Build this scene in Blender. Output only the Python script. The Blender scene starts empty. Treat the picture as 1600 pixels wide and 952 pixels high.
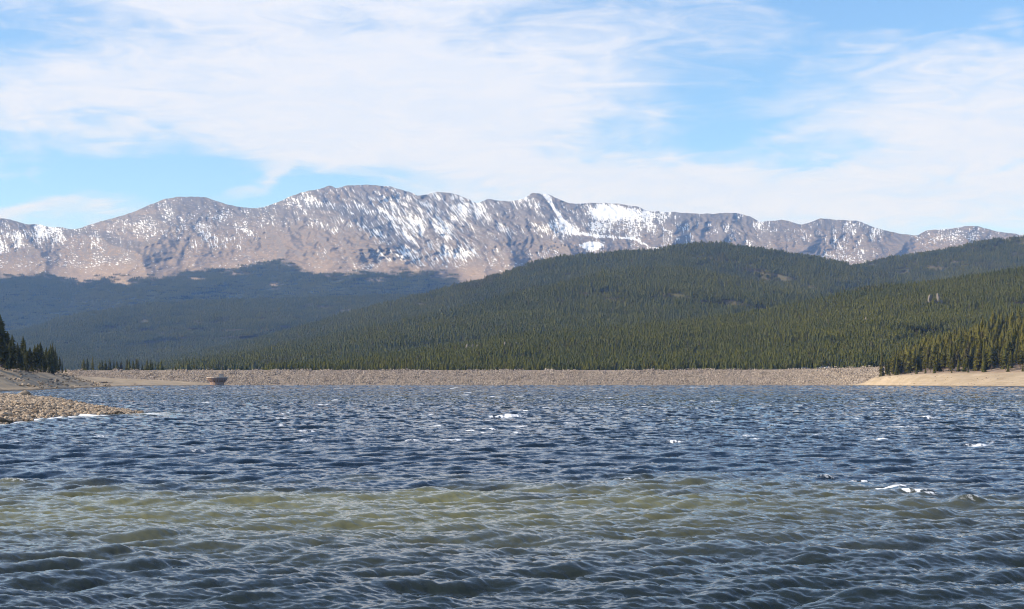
import bpy, math, random
import numpy as np
from mathutils import Vector, Matrix
from mathutils.bvhtree import BVHTree

R = math.radians
random.seed(7)
rng = np.random.default_rng(11)
scene = bpy.context.scene
COL = scene.collection

# ------------------------------------------------------------------ camera
F, CX, HY, CAM_H = 2500.0, 800.0, 596.5, 3.0       # focal length and horizon of the 1600 x 952 photograph
cam_d = bpy.data.cameras.new('camera')
cam_d.sensor_width = 36.0
cam_d.lens = 36.0 * F / 1600.0
cam_d.shift_y = (HY - 476.0) / 1600.0
cam_d.clip_start = 0.5
cam_d.clip_end = 60000.0
cam = bpy.data.objects.new('camera', cam_d)
cam.location = (0, 0, CAM_H)
cam.rotation_euler = (R(90), 0, 0)
COL.objects.link(cam)
scene.camera = cam

# ------------------------------------------------------------------ light
SUN_EL, SUN_LEFT = 33.0, 99.0                       # sun stands to the left, a little behind the viewer
sd = Vector((-math.sin(R(SUN_LEFT)) * math.cos(R(SUN_EL)), math.cos(R(SUN_LEFT)) * math.cos(R(SUN_EL)), math.sin(R(SUN_EL))))
sun_d = bpy.data.lights.new('sun', 'SUN')
sun_d.energy = 4.8
sun_d.angle = R(0.53)
sun_d.color = (1.0, 0.93, 0.82)
sun = bpy.data.objects.new('sun', sun_d)
sun.rotation_euler = (-sd).to_track_quat('-Z', 'Y').to_euler()
COL.objects.link(sun)

world = bpy.data.worlds.new('World')
scene.world = world
world.use_nodes = True
SKY_STRENGTH = 0.15


class NT:
    """small helper to write node trees"""
    def __init__(self, tree):
        self.t = tree

    def n(self, kind, **kw):
        nd = self.t.nodes.new(kind)
        for k, v in kw.items():
            setattr(nd, k, v)
        return nd

    def put(self, sock, v):
        if v is None:
            return
        if isinstance(v, bpy.types.NodeSocket):
            self.t.links.new(v, sock)
        elif isinstance(v, bpy.types.Node):
            self.t.links.new(v.outputs[0], sock)
        else:
            if sock.type == 'RGBA' and len(v) == 3:
                v = (*v, 1)
            sock.default_value = v

    def m(self, op, a, b=None, c=None, clamp=False):
        nd = self.n('ShaderNodeMath', operation=op)
        nd.use_clamp = clamp
        for i, v in enumerate((a, b, c)):
            self.put(nd.inputs[i], v)
        return nd.outputs[0]

    def vm(self, op, a, b=None, scale=None):
        nd = self.n('ShaderNodeVectorMath', operation=op)
        self.put(nd.inputs[0], a)
        if b is not None:
            self.put(nd.inputs[1], b)
        if scale is not None:
            self.put(nd.inputs['Scale'], scale)
        return nd.outputs['Value'] if op in ('LENGTH', 'DOT_PRODUCT', 'DISTANCE') else nd.outputs[0]

    def mix(self, f, a, b):
        nd = self.n('ShaderNodeMix', data_type='RGBA')
        self.put(nd.inputs[0], f)
        self.put(nd.inputs[6], a)
        self.put(nd.inputs[7], b)
        return nd.outputs[2]

    def ss(self, x, a, b):
        nd = self.n('ShaderNodeMapRange', interpolation_type='SMOOTHSTEP')
        self.put(nd.inputs[0], x)
        nd.inputs[1].default_value = a
        nd.inputs[2].default_value = b
        return nd.outputs[0]

    def noise(self, vec, scale, detail=4, rough=0.55, dist=0.0, out=0):
        nd = self.n('ShaderNodeTexNoise')
        self.put(nd.inputs['Vector'], vec)
        nd.inputs['Scale'].default_value = scale
        nd.inputs['Detail'].default_value = detail
        nd.inputs['Roughness'].default_value = rough
        nd.inputs['Distortion'].default_value = dist
        return nd.outputs[out]

    def comb(self, x, y, z):
        nd = self.n('ShaderNodeCombineXYZ')
        for i, v in enumerate((x, y, z)):
            self.put(nd.inputs[i], v)
        return nd.outputs[0]

    def attr(self, name, out='Fac', kind='GEOMETRY'):
        nd = self.n('ShaderNodeAttribute', attribute_type=kind, attribute_name=name)
        return nd.outputs[out]


def build_world():
    t = NT(world.node_tree)
    world.node_tree.nodes.clear()
    out = t.n('ShaderNodeOutputWorld')
    bg = t.n('ShaderNodeBackground')
    sky = t.n('ShaderNodeTexSky', sky_type='NISHITA')
    sky.sun_disc = False
    sky.sun_elevation = R(SUN_EL)
    sky.sun_rotation = math.atan2(sd.x, sd.y)
    sky.altitude = 500
    sky.air_density = 1.0
    sky.dust_density = 0.15
    sky.ozone_density = 6.0
    tc = t.n('ShaderNodeTexCoord')
    d = tc.outputs['Generated']
    sep = t.n('ShaderNodeSeparateXYZ')
    t.put(sep.inputs[0], d)
    x, y, z = sep.outputs
    # wind-drawn warp of the sky direction, so that every cloud edge frays
    st = t.vm('MULTIPLY', d, (1.0, 1.0, 2.6))
    w1 = t.noise(st, 7.0, 3, 0.6, 0.4, out=1)
    w2 = t.noise(st, 24.0, 2, 0.6, 0.8, out=1)
    wa = t.vm('SUBTRACT', w1, (0.5, 0.5, 0.5))
    wb = t.vm('SUBTRACT', w2, (0.5, 0.5, 0.5))
    sa = t.n('ShaderNodeSeparateXYZ'); t.put(sa.inputs[0], wa)
    sb = t.n('ShaderNodeSeparateXYZ'); t.put(sb.inputs[0], wb)
    az = t.m('MULTIPLY', t.m('ARCTAN2', x, y), F)
    el = t.m('MULTIPLY', t.m('ARCSINE', z), F)
    az = t.m('ADD', az, t.m('ADD', t.m('MULTIPLY', sa.outputs[0], 330.0), t.m('MULTIPLY', sb.outputs[0], 110.0)))
    el = t.m('ADD', el, t.m('ADD', t.m('MULTIPLY', sa.outputs[1], 130.0), t.m('MULTIPLY', sb.outputs[1], 46.0)))
    # cirrus sheets: (px, py, half width, half height, tilt in degrees, weight); positive = cloud, negative = gap
    sheets = [(470, 175, 330, 95, -4, 0.75), (760, 190, 240, 70, -6, 0.45), (60, 185, 130, 20, 8, 0.55),
              (385, 288, 60, 14, 30, 0.8), (80, 336, 90, 16, 2, 0.7), (250, 20, 300, 30, 3, 0.35), (560, 20, 220, 40, 0, 0.35),
              (190, 290, 300, 36, 0, -0.85), (40, 90, 170, 36, 0, -0.45), (480, 292, 120, 22, 10, -0.5),
              (1540, 200, 260, 80, -12, 0.62), (1180, 320, 330, 46, -3, 0.75), (1240, 95, 200, 60, 14, -0.62),
              (1540, 20, 380, 56, -12, -1.15), (1480, 62, 70, 16, -20, -0.35), (1060, 210, 130, 30, 4, -0.55), (1000, 30, 160, 30, 8, -0.3), (620, 60, 160, 22, -6, -0.3),
              (1330, 232, 150, 14, 4, -0.35), (1560, 285, 110, 10, 5, -0.35), (850, 45, 130, 60, 10, 0.15),
              (40, 270, 90, 12, -24, 0.45), (1420, 40, 150, 10, -14, 0.35), (1600, 90, 200, 16, -12, 0.2)]
    ae = t.comb(az, el, 0.0)
    acc = None
    for (px, py, hw, hh, tilt, wgt) in sheets:
        mp = t.n('ShaderNodeMapping', vector_type='TEXTURE')
        t.put(mp.inputs[0], ae)
        mp.inputs[1].default_value = (px - CX, HY - py, 0)
        mp.inputs[2].default_value = (0, 0, R(tilt))
        mp.inputs[3].default_value = (hw * 1.75, hh * 1.75, 1)
        gr = t.n('ShaderNodeTexGradient', gradient_type='SPHERICAL')
        t.put(gr.inputs[0], mp.outputs[0])
        g = t.m('MULTIPLY', gr.outputs[1], wgt * 1.25)
        acc = g if acc is None else t.m('ADD', acc, g)
    # cirrus everywhere, in view or not
    st2 = t.vm('ADD', t.vm('MULTIPLY', d, (1.0, 1.0, 3.2)), t.vm('SCALE', wa, scale=0.12))
    n1 = t.noise(st2, 5.0, 4, 0.58, 0.5)
    n2 = t.noise(t.vm('MULTIPLY', d, (1.0, 1.0, 4.5)), 22.0, 4, 0.62, 1.2)
    # thinner overhead than along the horizon path, shaped to blue the lake's reflection
    path = t.m('SUBTRACT', 1.0, t.ss(z, 0.14, 0.58))
    cov = t.m('ADD', t.m('MULTIPLY', t.m('SUBTRACT', n1, 0.5), 1.5), t.m('MULTIPLY', t.m('SUBTRACT', n2, 0.5), 1.0))
    cov = t.m('ADD', cov, t.m('MULTIPLY', path, 0.34))
    cov = t.m('ADD', cov, acc)
    mask = t.ss(cov, -0.24, 0.97)
    mask = t.m('MULTIPLY', mask, 0.97)
    cl = t.mix(t.ss(n2, 0.3, 0.7), (0.58 / SKY_STRENGTH, 0.64 / SKY_STRENGTH, 0.78 / SKY_STRENGTH),
               (0.64 / SKY_STRENGTH, 0.67 / SKY_STRENGTH, 0.77 / SKY_STRENGTH))
    colr = t.mix(mask, sky.outputs[0], cl)
    t.put(bg.inputs[0], colr)
    bg.inputs[1].default_value = SKY_STRENGTH
    t.put(out.inputs[0], bg.outputs[0])


build_world()
scene.view_settings.view_transform = 'Standard'
scene.view_settings.look = 'None'
scene.view_settings.gamma = 1.0
scene.view_settings.exposure = 0.45
scene.view_settings.use_curve_mapping = False
scene.render.engine = 'CYCLES'
scene.cycles.use_denoising = True
scene.cycles.denoising_prefilter = 'ACCURATE'
scene.cycles.filter_width = 1.15
scene.cycles.max_bounces = 5
scene.cycles.diffuse_bounces = 2
scene.cycles.glossy_bounces = 2
scene.cycles.volume_bounces = 0
scene.cycles.sample_clamp_direct = 0.0
scene.cycles.sample_clamp_indirect = 4.0

# ------------------------------------------------------------------ helpers


def P(px, py, D):
    """world point seen at photograph pixel (px, py) at depth D"""
    return Vector((D * (px - CX) / F, D, CAM_H + D * (HY - py) / F))


def tag(o, label=None, cat=None, group=None, kind=None):
    if label: o['label'] = label
    if cat: o['category'] = cat
    if group: o['group'] = group
    if kind: o['kind'] = kind
    return o


def link(o, parent=None):
    COL.objects.link(o)
    if parent is not None:
        o.parent = parent
    return o


def empty(name, loc, rz=0.0, s=1.0):
    o = bpy.data.objects.new(name, None)
    o.empty_display_size = 0.5
    o.location = loc
    o.rotation_euler = (0, 0, rz)
    o.scale = (s, s, s)
    return link(o)


def mesh_np(name, verts, faces, smooth=True):
    """mesh from numpy verts (n,3) and quads or triangles (m,k)"""
    verts = np.asarray(verts, np.float32)
    faces = np.asarray(faces, np.int32)
    me = bpy.data.meshes.new(name)
    me.vertices.add(len(verts))
    me.vertices.foreach_set('co', verts.ravel())
    k = faces.shape[1]
    me.loops.add(faces.size)
    me.loops.foreach_set('vertex_index', faces.ravel())
    me.polygons.add(len(faces))
    me.polygons.foreach_set('loop_start', np.arange(0, faces.size, k, dtype=np.int32))
    me.polygons.foreach_set('loop_total', np.full(len(faces), k, np.int32))
    me.polygons.foreach_set('use_smooth', np.full(len(faces), smooth, bool))
    me.update(calc_edges=True)
    return me


def add_attr(me, name, kind, data):
    a = me.attributes.new(name, kind, 'POINT')
    key = 'vector' if kind == 'FLOAT_VECTOR' else 'value'
    a.data.foreach_set(key, np.asarray(data, np.int32 if kind == 'INT' else np.float32).ravel())


def grid_faces(nr, nc):
    i = np.arange(nr - 1)[:, None] * nc + np.arange(nc - 1)[None, :]
    return np.stack([i, i + 1, i + nc + 1, i + nc], -1).reshape(-1, 4)


_perm = rng.permutation(1024)
_perm = np.concatenate([_perm, _perm])
_ga = rng.uniform(0, 2 * np.pi, 1024)
_gx, _gy = np.cos(_ga), np.sin(_ga)


def perlin(x, y):
    xi, yi = np.floor(x).astype(np.int64), np.floor(y).astype(np.int64)
    fx, fy = x - xi, y - yi
    u, v = fx ** 3 * (fx * (fx * 6 - 15) + 10), fy ** 3 * (fy * (fy * 6 - 15) + 10)

    def g(ix, iy, dx, dy):
        h = _perm[_perm[ix & 1023] + (iy & 1023)]
        return _gx[h] * dx + _gy[h] * dy
    a = g(xi, yi, fx, fy); b = g(xi + 1, yi, fx - 1, fy)
    c = g(xi, yi + 1, fx, fy - 1); d = g(xi + 1, yi + 1, fx - 1, fy - 1)
    return (a + (b - a) * u + (c - a + (a - b - c + d) * u) * v) * 1.5


def fbm(x, y, octs=5, gain=0.5, lac=2.03):
    s, a = 0.0, 1.0
    for o in range(octs):
        s = s + a * perlin(x + 17.3 * o, y - 9.1 * o)
        x, y, a = x * lac, y * lac, a * gain
    return s


def ridged(x, y, octs=5, gain=0.55, lac=2.07):
    s, a, w = 0.0, 1.0, 1.0
    for o in range(octs):
        r = (1 - np.abs(perlin(x + 31.7 * o, y + 5.9 * o))) ** 2
        s = s + a * r * w
        w = np.clip(r * 1.5, 0, 1)
        x, y, a = x * lac, y * lac, a * gain
    return s - 1.0


def smin(x):
    x = np.clip(x, 0, 1)
    return x * x * (3 - 2 * x)


def curve(pts, x):
    """monotone cubic interpolation through pts [(x, y), ...]"""
    p = np.array(pts, float)
    X, Y = p[:, 0], p[:, 1]
    h = np.diff(X); dl = np.diff(Y) / h
    m = np.zeros(len(X))
    m[0], m[-1] = dl[0], dl[-1]
    for i in range(1, len(X) - 1):
        m[i] = 0 if dl[i - 1] * dl[i] <= 0 else 2 * dl[i - 1] * dl[i] / (dl[i - 1] + dl[i])
    x = np.clip(np.asarray(x, float), X[0], X[-1])
    i = np.clip(np.searchsorted(X, x) - 1, 0, len(h) - 1)
    t = (x - X[i]) / h[i]
    return (Y[i] * (1 + 2 * t) * (1 - t) ** 2 + h[i] * m[i] * t * (1 - t) ** 2 + Y[i + 1] * t * t * (3 - 2 * t) + h[i] * m[i + 1] * t * t * (t - 1))


# ------------------------------------------------------------------ materials


def material(name, build):
    m = bpy.data.materials.new(name)
    m.use_nodes = True
    m.node_tree.nodes.clear()
    t = NT(m.node_tree)
    out = t.n('ShaderNodeOutputMaterial')
    s = build(t)
    t.put(out.inputs[0], s)
    return m


def principled(t, base, rough=0.8, spec=0.3, normal=None, metallic=0.0):
    b = t.n('ShaderNodeBsdfPrincipled')
    t.put(b.inputs['Base Color'], base)
    t.put(b.inputs['Roughness'], rough)
    t.put(b.inputs['Specular IOR Level'], spec)
    t.put(b.inputs['Metallic'], metallic)
    t.put(b.inputs['Normal'], normal)
    return b.outputs[0]


def pos(t):
    return t.n('ShaderNodeNewGeometry').outputs['Position']


def obj_co(t):
    return t.n('ShaderNodeTexCoord').outputs['Object']


def bump(t, h, strength=0.5, dist=0.1):
    b = t.n('ShaderNodeBump')
    b.inputs['Strength'].default_value = strength
    b.inputs['Distance'].default_value = dist
    t.put(b.inputs['Height'], h)
    return b.outputs[0]


def m_needles(cols, stand=0.0018):
    def f(t):
        p = pos(t)
        tint = t.attr('tint')
        oi = t.n('ShaderNodeObjectInfo').outputs['Random']
        st = t.ss(t.noise(p, stand, 4, 0.6), 0.35, 0.65)
        c = t.mix(st, cols[0], cols[1])
        c = t.mix(t.m('MULTIPLY', tint, 0.85), c, cols[2])
        c = t.mix(t.m('MULTIPLY', t.ss(t.noise(p, stand * 4.5, 3, 0.6), 0.52, 0.68), 0.7), c, cols[3])
        c = t.mix(t.m('MULTIPLY', t.ss(t.noise(p, stand * 2.3, 4, 0.65, 0.5), 0.60, 0.70), 0.55), c, (0.125, 0.100, 0.052))
        c = t.mix(t.m('MULTIPLY', oi, 0.45), c, cols[3])
        # the odd dry, rusty tree
        c = t.mix(t.m('MULTIPLY', t.ss(t.m('FRACT', t.m('MULTIPLY', t.m('ADD', tint, oi), 7.31)), 0.93, 0.96), 0.6), c, (0.085, 0.062, 0.036))
        v = t.noise(p, 1.7, 2, 0.6)
        c = t.mix(t.m('MULTIPLY', v, 0.2), c, (0.045, 0.05, 0.02))
        d = t.n('ShaderNodeBsdfDiffuse'); t.put(d.inputs[0], c)
        tr = t.n('ShaderNodeBsdfTranslucent'); t.put(tr.inputs[0], c)
        mx = t.n('ShaderNodeMixShader'); mx.inputs[0].default_value = 0.3
        t.put(mx.inputs[1], d.outputs[0]); t.put(mx.inputs[2], tr.outputs[0])
        return mx.outputs[0]
    return f


def m_ground(a, b, scale=0.3, c=None, bstr=0.4, wet=False):
    def f(t):
        p = pos(t)
        n = t.noise(p, scale, 8, 0.65)
        col = t.mix(t.ss(n, 0.35, 0.65), a, b)
        if c is not None:
            col = t.mix(t.ss(t.noise(p, scale * 9, 5, 0.7), 0.55, 0.72), col, c)
        if wet:
            sp = t.n('ShaderNodeSeparateXYZ'); t.put(sp.inputs[0], p)
            zz = t.m('ADD', sp.outputs[2], t.m('MULTIPLY', t.m('SUBTRACT', t.noise(p, 0.15, 3), 0.5), 0.7))
            col = t.mix(t.m('SUBTRACT', 1.0, t.ss(zz, 0.22, 0.5)), col, [v * 0.38 for v in a])
            col = t.mix(t.m('MULTIPLY', t.ss(t.noise(t.vm('MULTIPLY', p, (0.02, 0.02, 1.6)), 1.0, 4, 0.6), 0.5, 0.62), 0.3), col, [v * 0.7 for v in a])
        return principled(t, col, 0.95, 0.1, bump(t, t.noise(p, scale * 6, 6, 0.7), bstr, 0.25))
    return f


def m_rock(dark, light):
    def f(t):
        p = pos(t)
        n = t.noise(p, 2.2, 6, 0.65)
        tint = t.attr('tint')
        oi = t.n('ShaderNodeObjectInfo').outputs['Random']
        c = t.mix(tint, dark, light)
        c = t.mix(t.m('MULTIPLY', t.ss(n, 0.4, 0.7), 0.4), c, [v * 0.55 for v in dark])
        c = t.mix(t.m('MULTIPLY', oi, 0.25), c, (light[0], light[1] * 0.9, light[2] * 0.78))
        return principled(t, c, 0.9, 0.2, bump(t, t.noise(p, 7.0, 5, 0.7), 0.5, 0.08))
    return f


def m_plain(c, rough=0.7, spec=0.3, var=0.25, scale=1.5, metallic=0.0):
    def f(t):
        n = t.noise(obj_co(t), scale, 5, 0.6)
        col = t.mix(t.m('MULTIPLY', n, var * 2), c, [v * 0.55 for v in c])
        return principled(t, col, rough, spec, None, metallic)
    return f


MAT = {}
MAT['near_needles'] = material('near_needles', m_needles([(0.145, 0.130, 0.026), (0.118, 0.116, 0.026), (0.190, 0.158, 0.032), (0.098, 0.102, 0.028)], 0.02))
MAT['dark_needles'] = material('dark_needles', m_needles([(0.105, 0.104, 0.036), (0.088, 0.094, 0.036), (0.140, 0.118, 0.040), (0.070, 0.080, 0.036)], 0.03))
MAT['wood_needles'] = material('wood_needles', m_needles([(0.140, 0.134, 0.028), (0.086, 0.096, 0.026), (0.180, 0.160, 0.036), (0.088, 0.096, 0.030)]))
MAT['bark'] = material('bark', m_plain((0.16, 0.115, 0.085), 0.9, 0.1, 0.4, 3.0))
MAT['dead_bark'] = material('dead_bark', m_plain((0.34, 0.31, 0.28), 0.9, 0.1, 0.3, 3.0))
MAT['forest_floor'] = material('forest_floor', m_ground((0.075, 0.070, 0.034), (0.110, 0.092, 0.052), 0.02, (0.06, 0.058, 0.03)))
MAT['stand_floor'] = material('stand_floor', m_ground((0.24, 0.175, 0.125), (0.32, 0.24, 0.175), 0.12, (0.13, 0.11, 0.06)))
MAT['sand'] = material('sand', m_ground((0.36, 0.275, 0.180), (0.44, 0.34, 0.23), 0.08, (0.27, 0.205, 0.14), wet=True))
MAT['bank'] = material('bank', m_ground((0.32, 0.245, 0.165), (0.41, 0.32, 0.22), 0.06, (0.20, 0.155, 0.115), 0.7, True))
MAT['gravel'] = material('gravel', m_ground((0.27, 0.21, 0.15), (0.35, 0.275, 0.195), 0.8, (0.16, 0.125, 0.09), 0.8, True))
MAT['bed'] = material('bed', m_ground((0.10, 0.09, 0.05), (0.14, 0.12, 0.07), 0.05))
MAT['riprap'] = material('riprap', m_rock((0.15, 0.115, 0.088), (0.50, 0.415, 0.33)))
MAT['cobble'] = material('cobble', m_rock((0.19, 0.14, 0.10), (0.50, 0.395, 0.285)))
MAT['boulder'] = material('boulder', m_rock((0.20, 0.16, 0.12), (0.34, 0.28, 0.21)))
MAT['wet_rock'] = material('wet_rock', m_rock((0.045, 0.038, 0.03), (0.10, 0.082, 0.06)))
MAT['granite'] = material('granite', m_rock((0.19, 0.16, 0.125), (0.36, 0.315, 0.26)))
MAT['road'] = material('road', m_ground((0.30, 0.25, 0.20), (0.38, 0.32, 0.26), 0.4))
MAT['concrete'] = material('concrete', m_plain((0.36, 0.245, 0.185), 0.9, 0.15, 0.3, 0.35))
MAT['pale_concrete'] = material('pale_concrete', m_plain((0.52, 0.42, 0.34), 0.9, 0.15, 0.25, 0.5))
MAT['steel'] = material('steel', m_plain((0.26, 0.27, 0.27), 0.55, 0.4, 0.2, 1.0, 0.3))
MAT['driftwood'] = material('driftwood', m_plain((0.10, 0.075, 0.055), 0.9, 0.1, 0.3, 2.0))
MAT['glass'] = material('glass', lambda t: principled(t, (0.03, 0.035, 0.04), 0.08, 0.6))
MAT['rubber'] = material('rubber', lambda t: principled(t, (0.02, 0.02, 0.02), 0.8, 0.2))
MAT['grey_paint'] = material('grey_paint', lambda t: principled(t, (0.22, 0.21, 0.22), 0.3, 0.5))
MAT['green_paint'] = material('green_paint', lambda t: principled(t, (0.26, 0.29, 0.27), 0.3, 0.5))
MAT['white_paint'] = material('white_paint', lambda t: principled(t, (0.80, 0.80, 0.78), 0.3, 0.5))
MAT['dry_grass'] = material('dry_grass', m_plain((0.33, 0.24, 0.10), 0.9, 0.1, 0.3, 2.0))

# ------------------------------------------------------------------ terrain sheets
SURF = {}


def sheet(name, mat, V, attrs=None, label=None, kind='structure', uv=None):
    """V: (rows, cols, 3) numpy grid of world points"""
    nr, nc = V.shape[:2]
    f = grid_faces(nr, nc)
    # wind the faces so that they look up
    a, b, c = V[nr // 2, nc // 2], V[nr // 2, min(nc // 2 + 1, nc - 1)], V[min(nr // 2 + 1, nr - 1), nc // 2]
    if np.cross(b - a, c - a)[2] < 0:
        f = f[:, ::-1]
    me = mesh_np(name, V.reshape(-1, 3), f)
    for k, v in (attrs or {}).items():
        add_attr(me, k, 'FLOAT', v)
    if uv is not None:
        add_attr(me, 'sheet_co', 'FLOAT_VECTOR', uv)
    me.materials.append(mat)
    o = link(bpy.data.objects.new(name, me))
    tag(o, label, None, None, kind)
    SURF[name] = BVHTree.FromPolygons([tuple(v) for v in V.reshape(-1, 3)[:, :]], [tuple(q) for q in f]) if nr * nc < 90000 else None
    return o


def drop(x, y, names):
    """ground height under (x, y) on the named sheets"""
    best = None
    for n in names:
        hit = SURF[n].ray_cast(Vector((x, y, 3000)), Vector((0, 0, -1)))
        if hit[0] is not None and (best is None or hit[0].z > best):
            best = hit[0].z
    return best


def hill(name, crest, base, nu, nt, relief, rl, tree_h, seed, back=400.0, x0=-420, x1=2020, expo=1.15, mat='forest_floor', label=None):
    """wooded slope: crest [(px, py, D)], foot [(px, py, D)]; its spurs come towards the viewer"""
    px = np.linspace(x0, x1, nu)
    yc = curve([(a, b) for a, b, c in crest], px); Dc = curve([(a, c) for a, b, c in crest], px)
    yb = curve([(a, b) for a, b, c in base], px); Db = curve([(a, c) for a, b, c in base], px)
    yc = yc + tree_h * F / Dc                                  # the trees themselves make the skyline
    yc = np.minimum(yc, yb - 0.5)
    t = np.linspace(0, 1, nt)[:, None]
    D = Db + (Dc - Db) * t ** expo
    Y = yb + (yc - yb) * t
    X = D * (px[None] - CX) / F
    k = np.sin(np.pi * np.clip(t * 0.92 + 0.04, 0, 1)) ** 0.7
    n = ridged(X / rl + seed, D / (rl * 1.8) + seed * 1.7, 4) * 0.9 + fbm(X / (rl * 0.45) + seed * 3, D / (rl * 0.6), 4) * 0.35
    D = D - relief * k * n * np.clip((yb - yc) / 60.0, 0.05, 1)
    Z = CAM_H + D * (HY - Y) / F
    X = D * (px[None] - CX) / F
    V = np.stack([X, D, Z], -1)
    bk = V[-1:].copy()
    bk1 = bk.copy(); bk1[..., 1] += back * 0.4; bk1[..., 2] -= back * 0.1
    bk2 = bk.copy(); bk2[..., 1] += back; bk2[..., 2] = -2.0
    ft = V[:1].copy(); ft[..., 2] -= 6.0; ft[..., 1] -= 0.5
    V = np.concatenate([ft, V, bk1, bk2], 0)
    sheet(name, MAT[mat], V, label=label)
    return V[1:-1]


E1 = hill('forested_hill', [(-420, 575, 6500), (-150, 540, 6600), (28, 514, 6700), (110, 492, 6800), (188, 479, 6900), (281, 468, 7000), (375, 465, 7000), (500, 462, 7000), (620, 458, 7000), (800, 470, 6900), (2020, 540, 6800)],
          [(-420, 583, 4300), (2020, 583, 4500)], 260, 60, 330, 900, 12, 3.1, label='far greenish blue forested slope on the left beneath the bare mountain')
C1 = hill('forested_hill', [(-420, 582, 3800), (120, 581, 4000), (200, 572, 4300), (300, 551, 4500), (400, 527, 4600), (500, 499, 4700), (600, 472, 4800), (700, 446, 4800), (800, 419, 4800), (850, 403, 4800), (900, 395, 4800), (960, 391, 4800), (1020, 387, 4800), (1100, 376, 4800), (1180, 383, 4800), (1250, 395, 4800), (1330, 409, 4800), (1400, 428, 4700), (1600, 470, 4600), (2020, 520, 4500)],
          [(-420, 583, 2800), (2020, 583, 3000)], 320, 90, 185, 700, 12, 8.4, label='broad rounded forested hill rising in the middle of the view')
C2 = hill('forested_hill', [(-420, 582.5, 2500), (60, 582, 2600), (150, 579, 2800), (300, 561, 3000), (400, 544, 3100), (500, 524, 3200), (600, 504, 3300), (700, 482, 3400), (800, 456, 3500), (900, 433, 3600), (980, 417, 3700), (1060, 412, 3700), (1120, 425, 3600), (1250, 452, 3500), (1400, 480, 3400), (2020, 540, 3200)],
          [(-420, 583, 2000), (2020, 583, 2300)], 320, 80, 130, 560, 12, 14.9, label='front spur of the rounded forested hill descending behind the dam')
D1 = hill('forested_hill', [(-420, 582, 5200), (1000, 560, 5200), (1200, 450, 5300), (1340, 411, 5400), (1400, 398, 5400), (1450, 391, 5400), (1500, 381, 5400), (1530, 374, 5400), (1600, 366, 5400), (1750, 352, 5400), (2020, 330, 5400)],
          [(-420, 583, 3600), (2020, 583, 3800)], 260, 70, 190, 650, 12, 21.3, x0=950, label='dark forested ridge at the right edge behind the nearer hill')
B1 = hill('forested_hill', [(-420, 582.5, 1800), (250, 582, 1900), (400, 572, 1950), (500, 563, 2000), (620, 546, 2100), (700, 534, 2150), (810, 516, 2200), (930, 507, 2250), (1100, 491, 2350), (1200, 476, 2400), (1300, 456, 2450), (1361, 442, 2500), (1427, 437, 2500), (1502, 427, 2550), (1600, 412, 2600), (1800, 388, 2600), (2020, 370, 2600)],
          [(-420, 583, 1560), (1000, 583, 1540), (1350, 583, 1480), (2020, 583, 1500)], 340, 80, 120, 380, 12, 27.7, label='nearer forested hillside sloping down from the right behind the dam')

# right stand above the beach
BR = [(1325, 1262), (1345, 1246), (1372, 1200), (1420, 1130), (1480, 1070), (1540, 1025), (1600, 985), (1700, 930), (1850, 870), (2020, 820)]
top_z = [0.3, 2.5, 6.0, 7.8, 8.4, 8.6, 8.8, 9, 9, 9]
bt = [(1325, 1275), (1352, 1262), (1372, 1222), (1420, 1165), (1480, 1115), (1540, 1080), (1600, 1050), (1700, 1005), (1850, 950), (2020, 900)]
A1 = hill('wooded_bank', [(1372, 582, 1330), (1400, 566, 1340), (1440, 544, 1350), (1500, 523, 1360), (1560, 506, 1370), (1600, 499, 1380), (1750, 470, 1390), (2020, 440, 1400)],
          [(q, HY - (z + 0.35 - CAM_H) * F / (e + 6), e + 6) for (q, e), z in zip(bt[2:], top_z[2:])], 140, 50, 12, 90, 12, 33.3, back=300, x0=1372, x1=2020, mat='stand_floor',
          label='steep wooded bank above the sandy beach on the right')

# ---------------------------------------------------------------- the bare mountains
SKYLINE = [(-420, 352), (-300, 336), (-200, 328), (-100, 333), (0, 341), (20, 344), (40, 350), (60, 350.5), (80, 355), (100, 355.5), (115, 358), (150, 348), (200, 334), (230, 322), (260, 311), (290, 307), (320, 309), (350, 318), (375, 324), (400, 326), (430, 318), (460, 305), (490, 297), (508, 292), (515, 290), (525, 293), (545, 290), (570, 289), (600, 291), (625, 296), (645, 302), (652, 306), (670, 303), (690, 300), (710, 303), (730, 310), (745, 317), (765, 311), (780, 314), (800, 315), (820, 309), (835, 302), (850, 303), (870, 310), (895, 318), (920, 318), (960, 319), (990, 322), (1020, 331), (1060, 332), (1100, 334), (1150, 333), (1170, 338), (1190, 346), (1220, 344), (1255, 350), (1285, 342), (1305, 344), (1335, 345), (1360, 353), (1400, 364), (1430, 368), (1450, 360), (1490, 357), (1520, 354), (1560, 362), (1600, 368), (1700, 374), (1850, 360), (2020, 372)]
TREELINE = [(-420, 420), (-100, 430), (0, 431), (80, 431), (100, 438), (125, 442), (150, 437), (200, 436), (235, 437), (290, 428), (340, 422), (400, 414), (430, 411), (470, 418), (500, 428), (525, 430), (560, 426), (600, 425), (650, 426), (690, 431), (740, 440), (800, 446), (1000, 440), (1500, 420), (2020, 420)]
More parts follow.
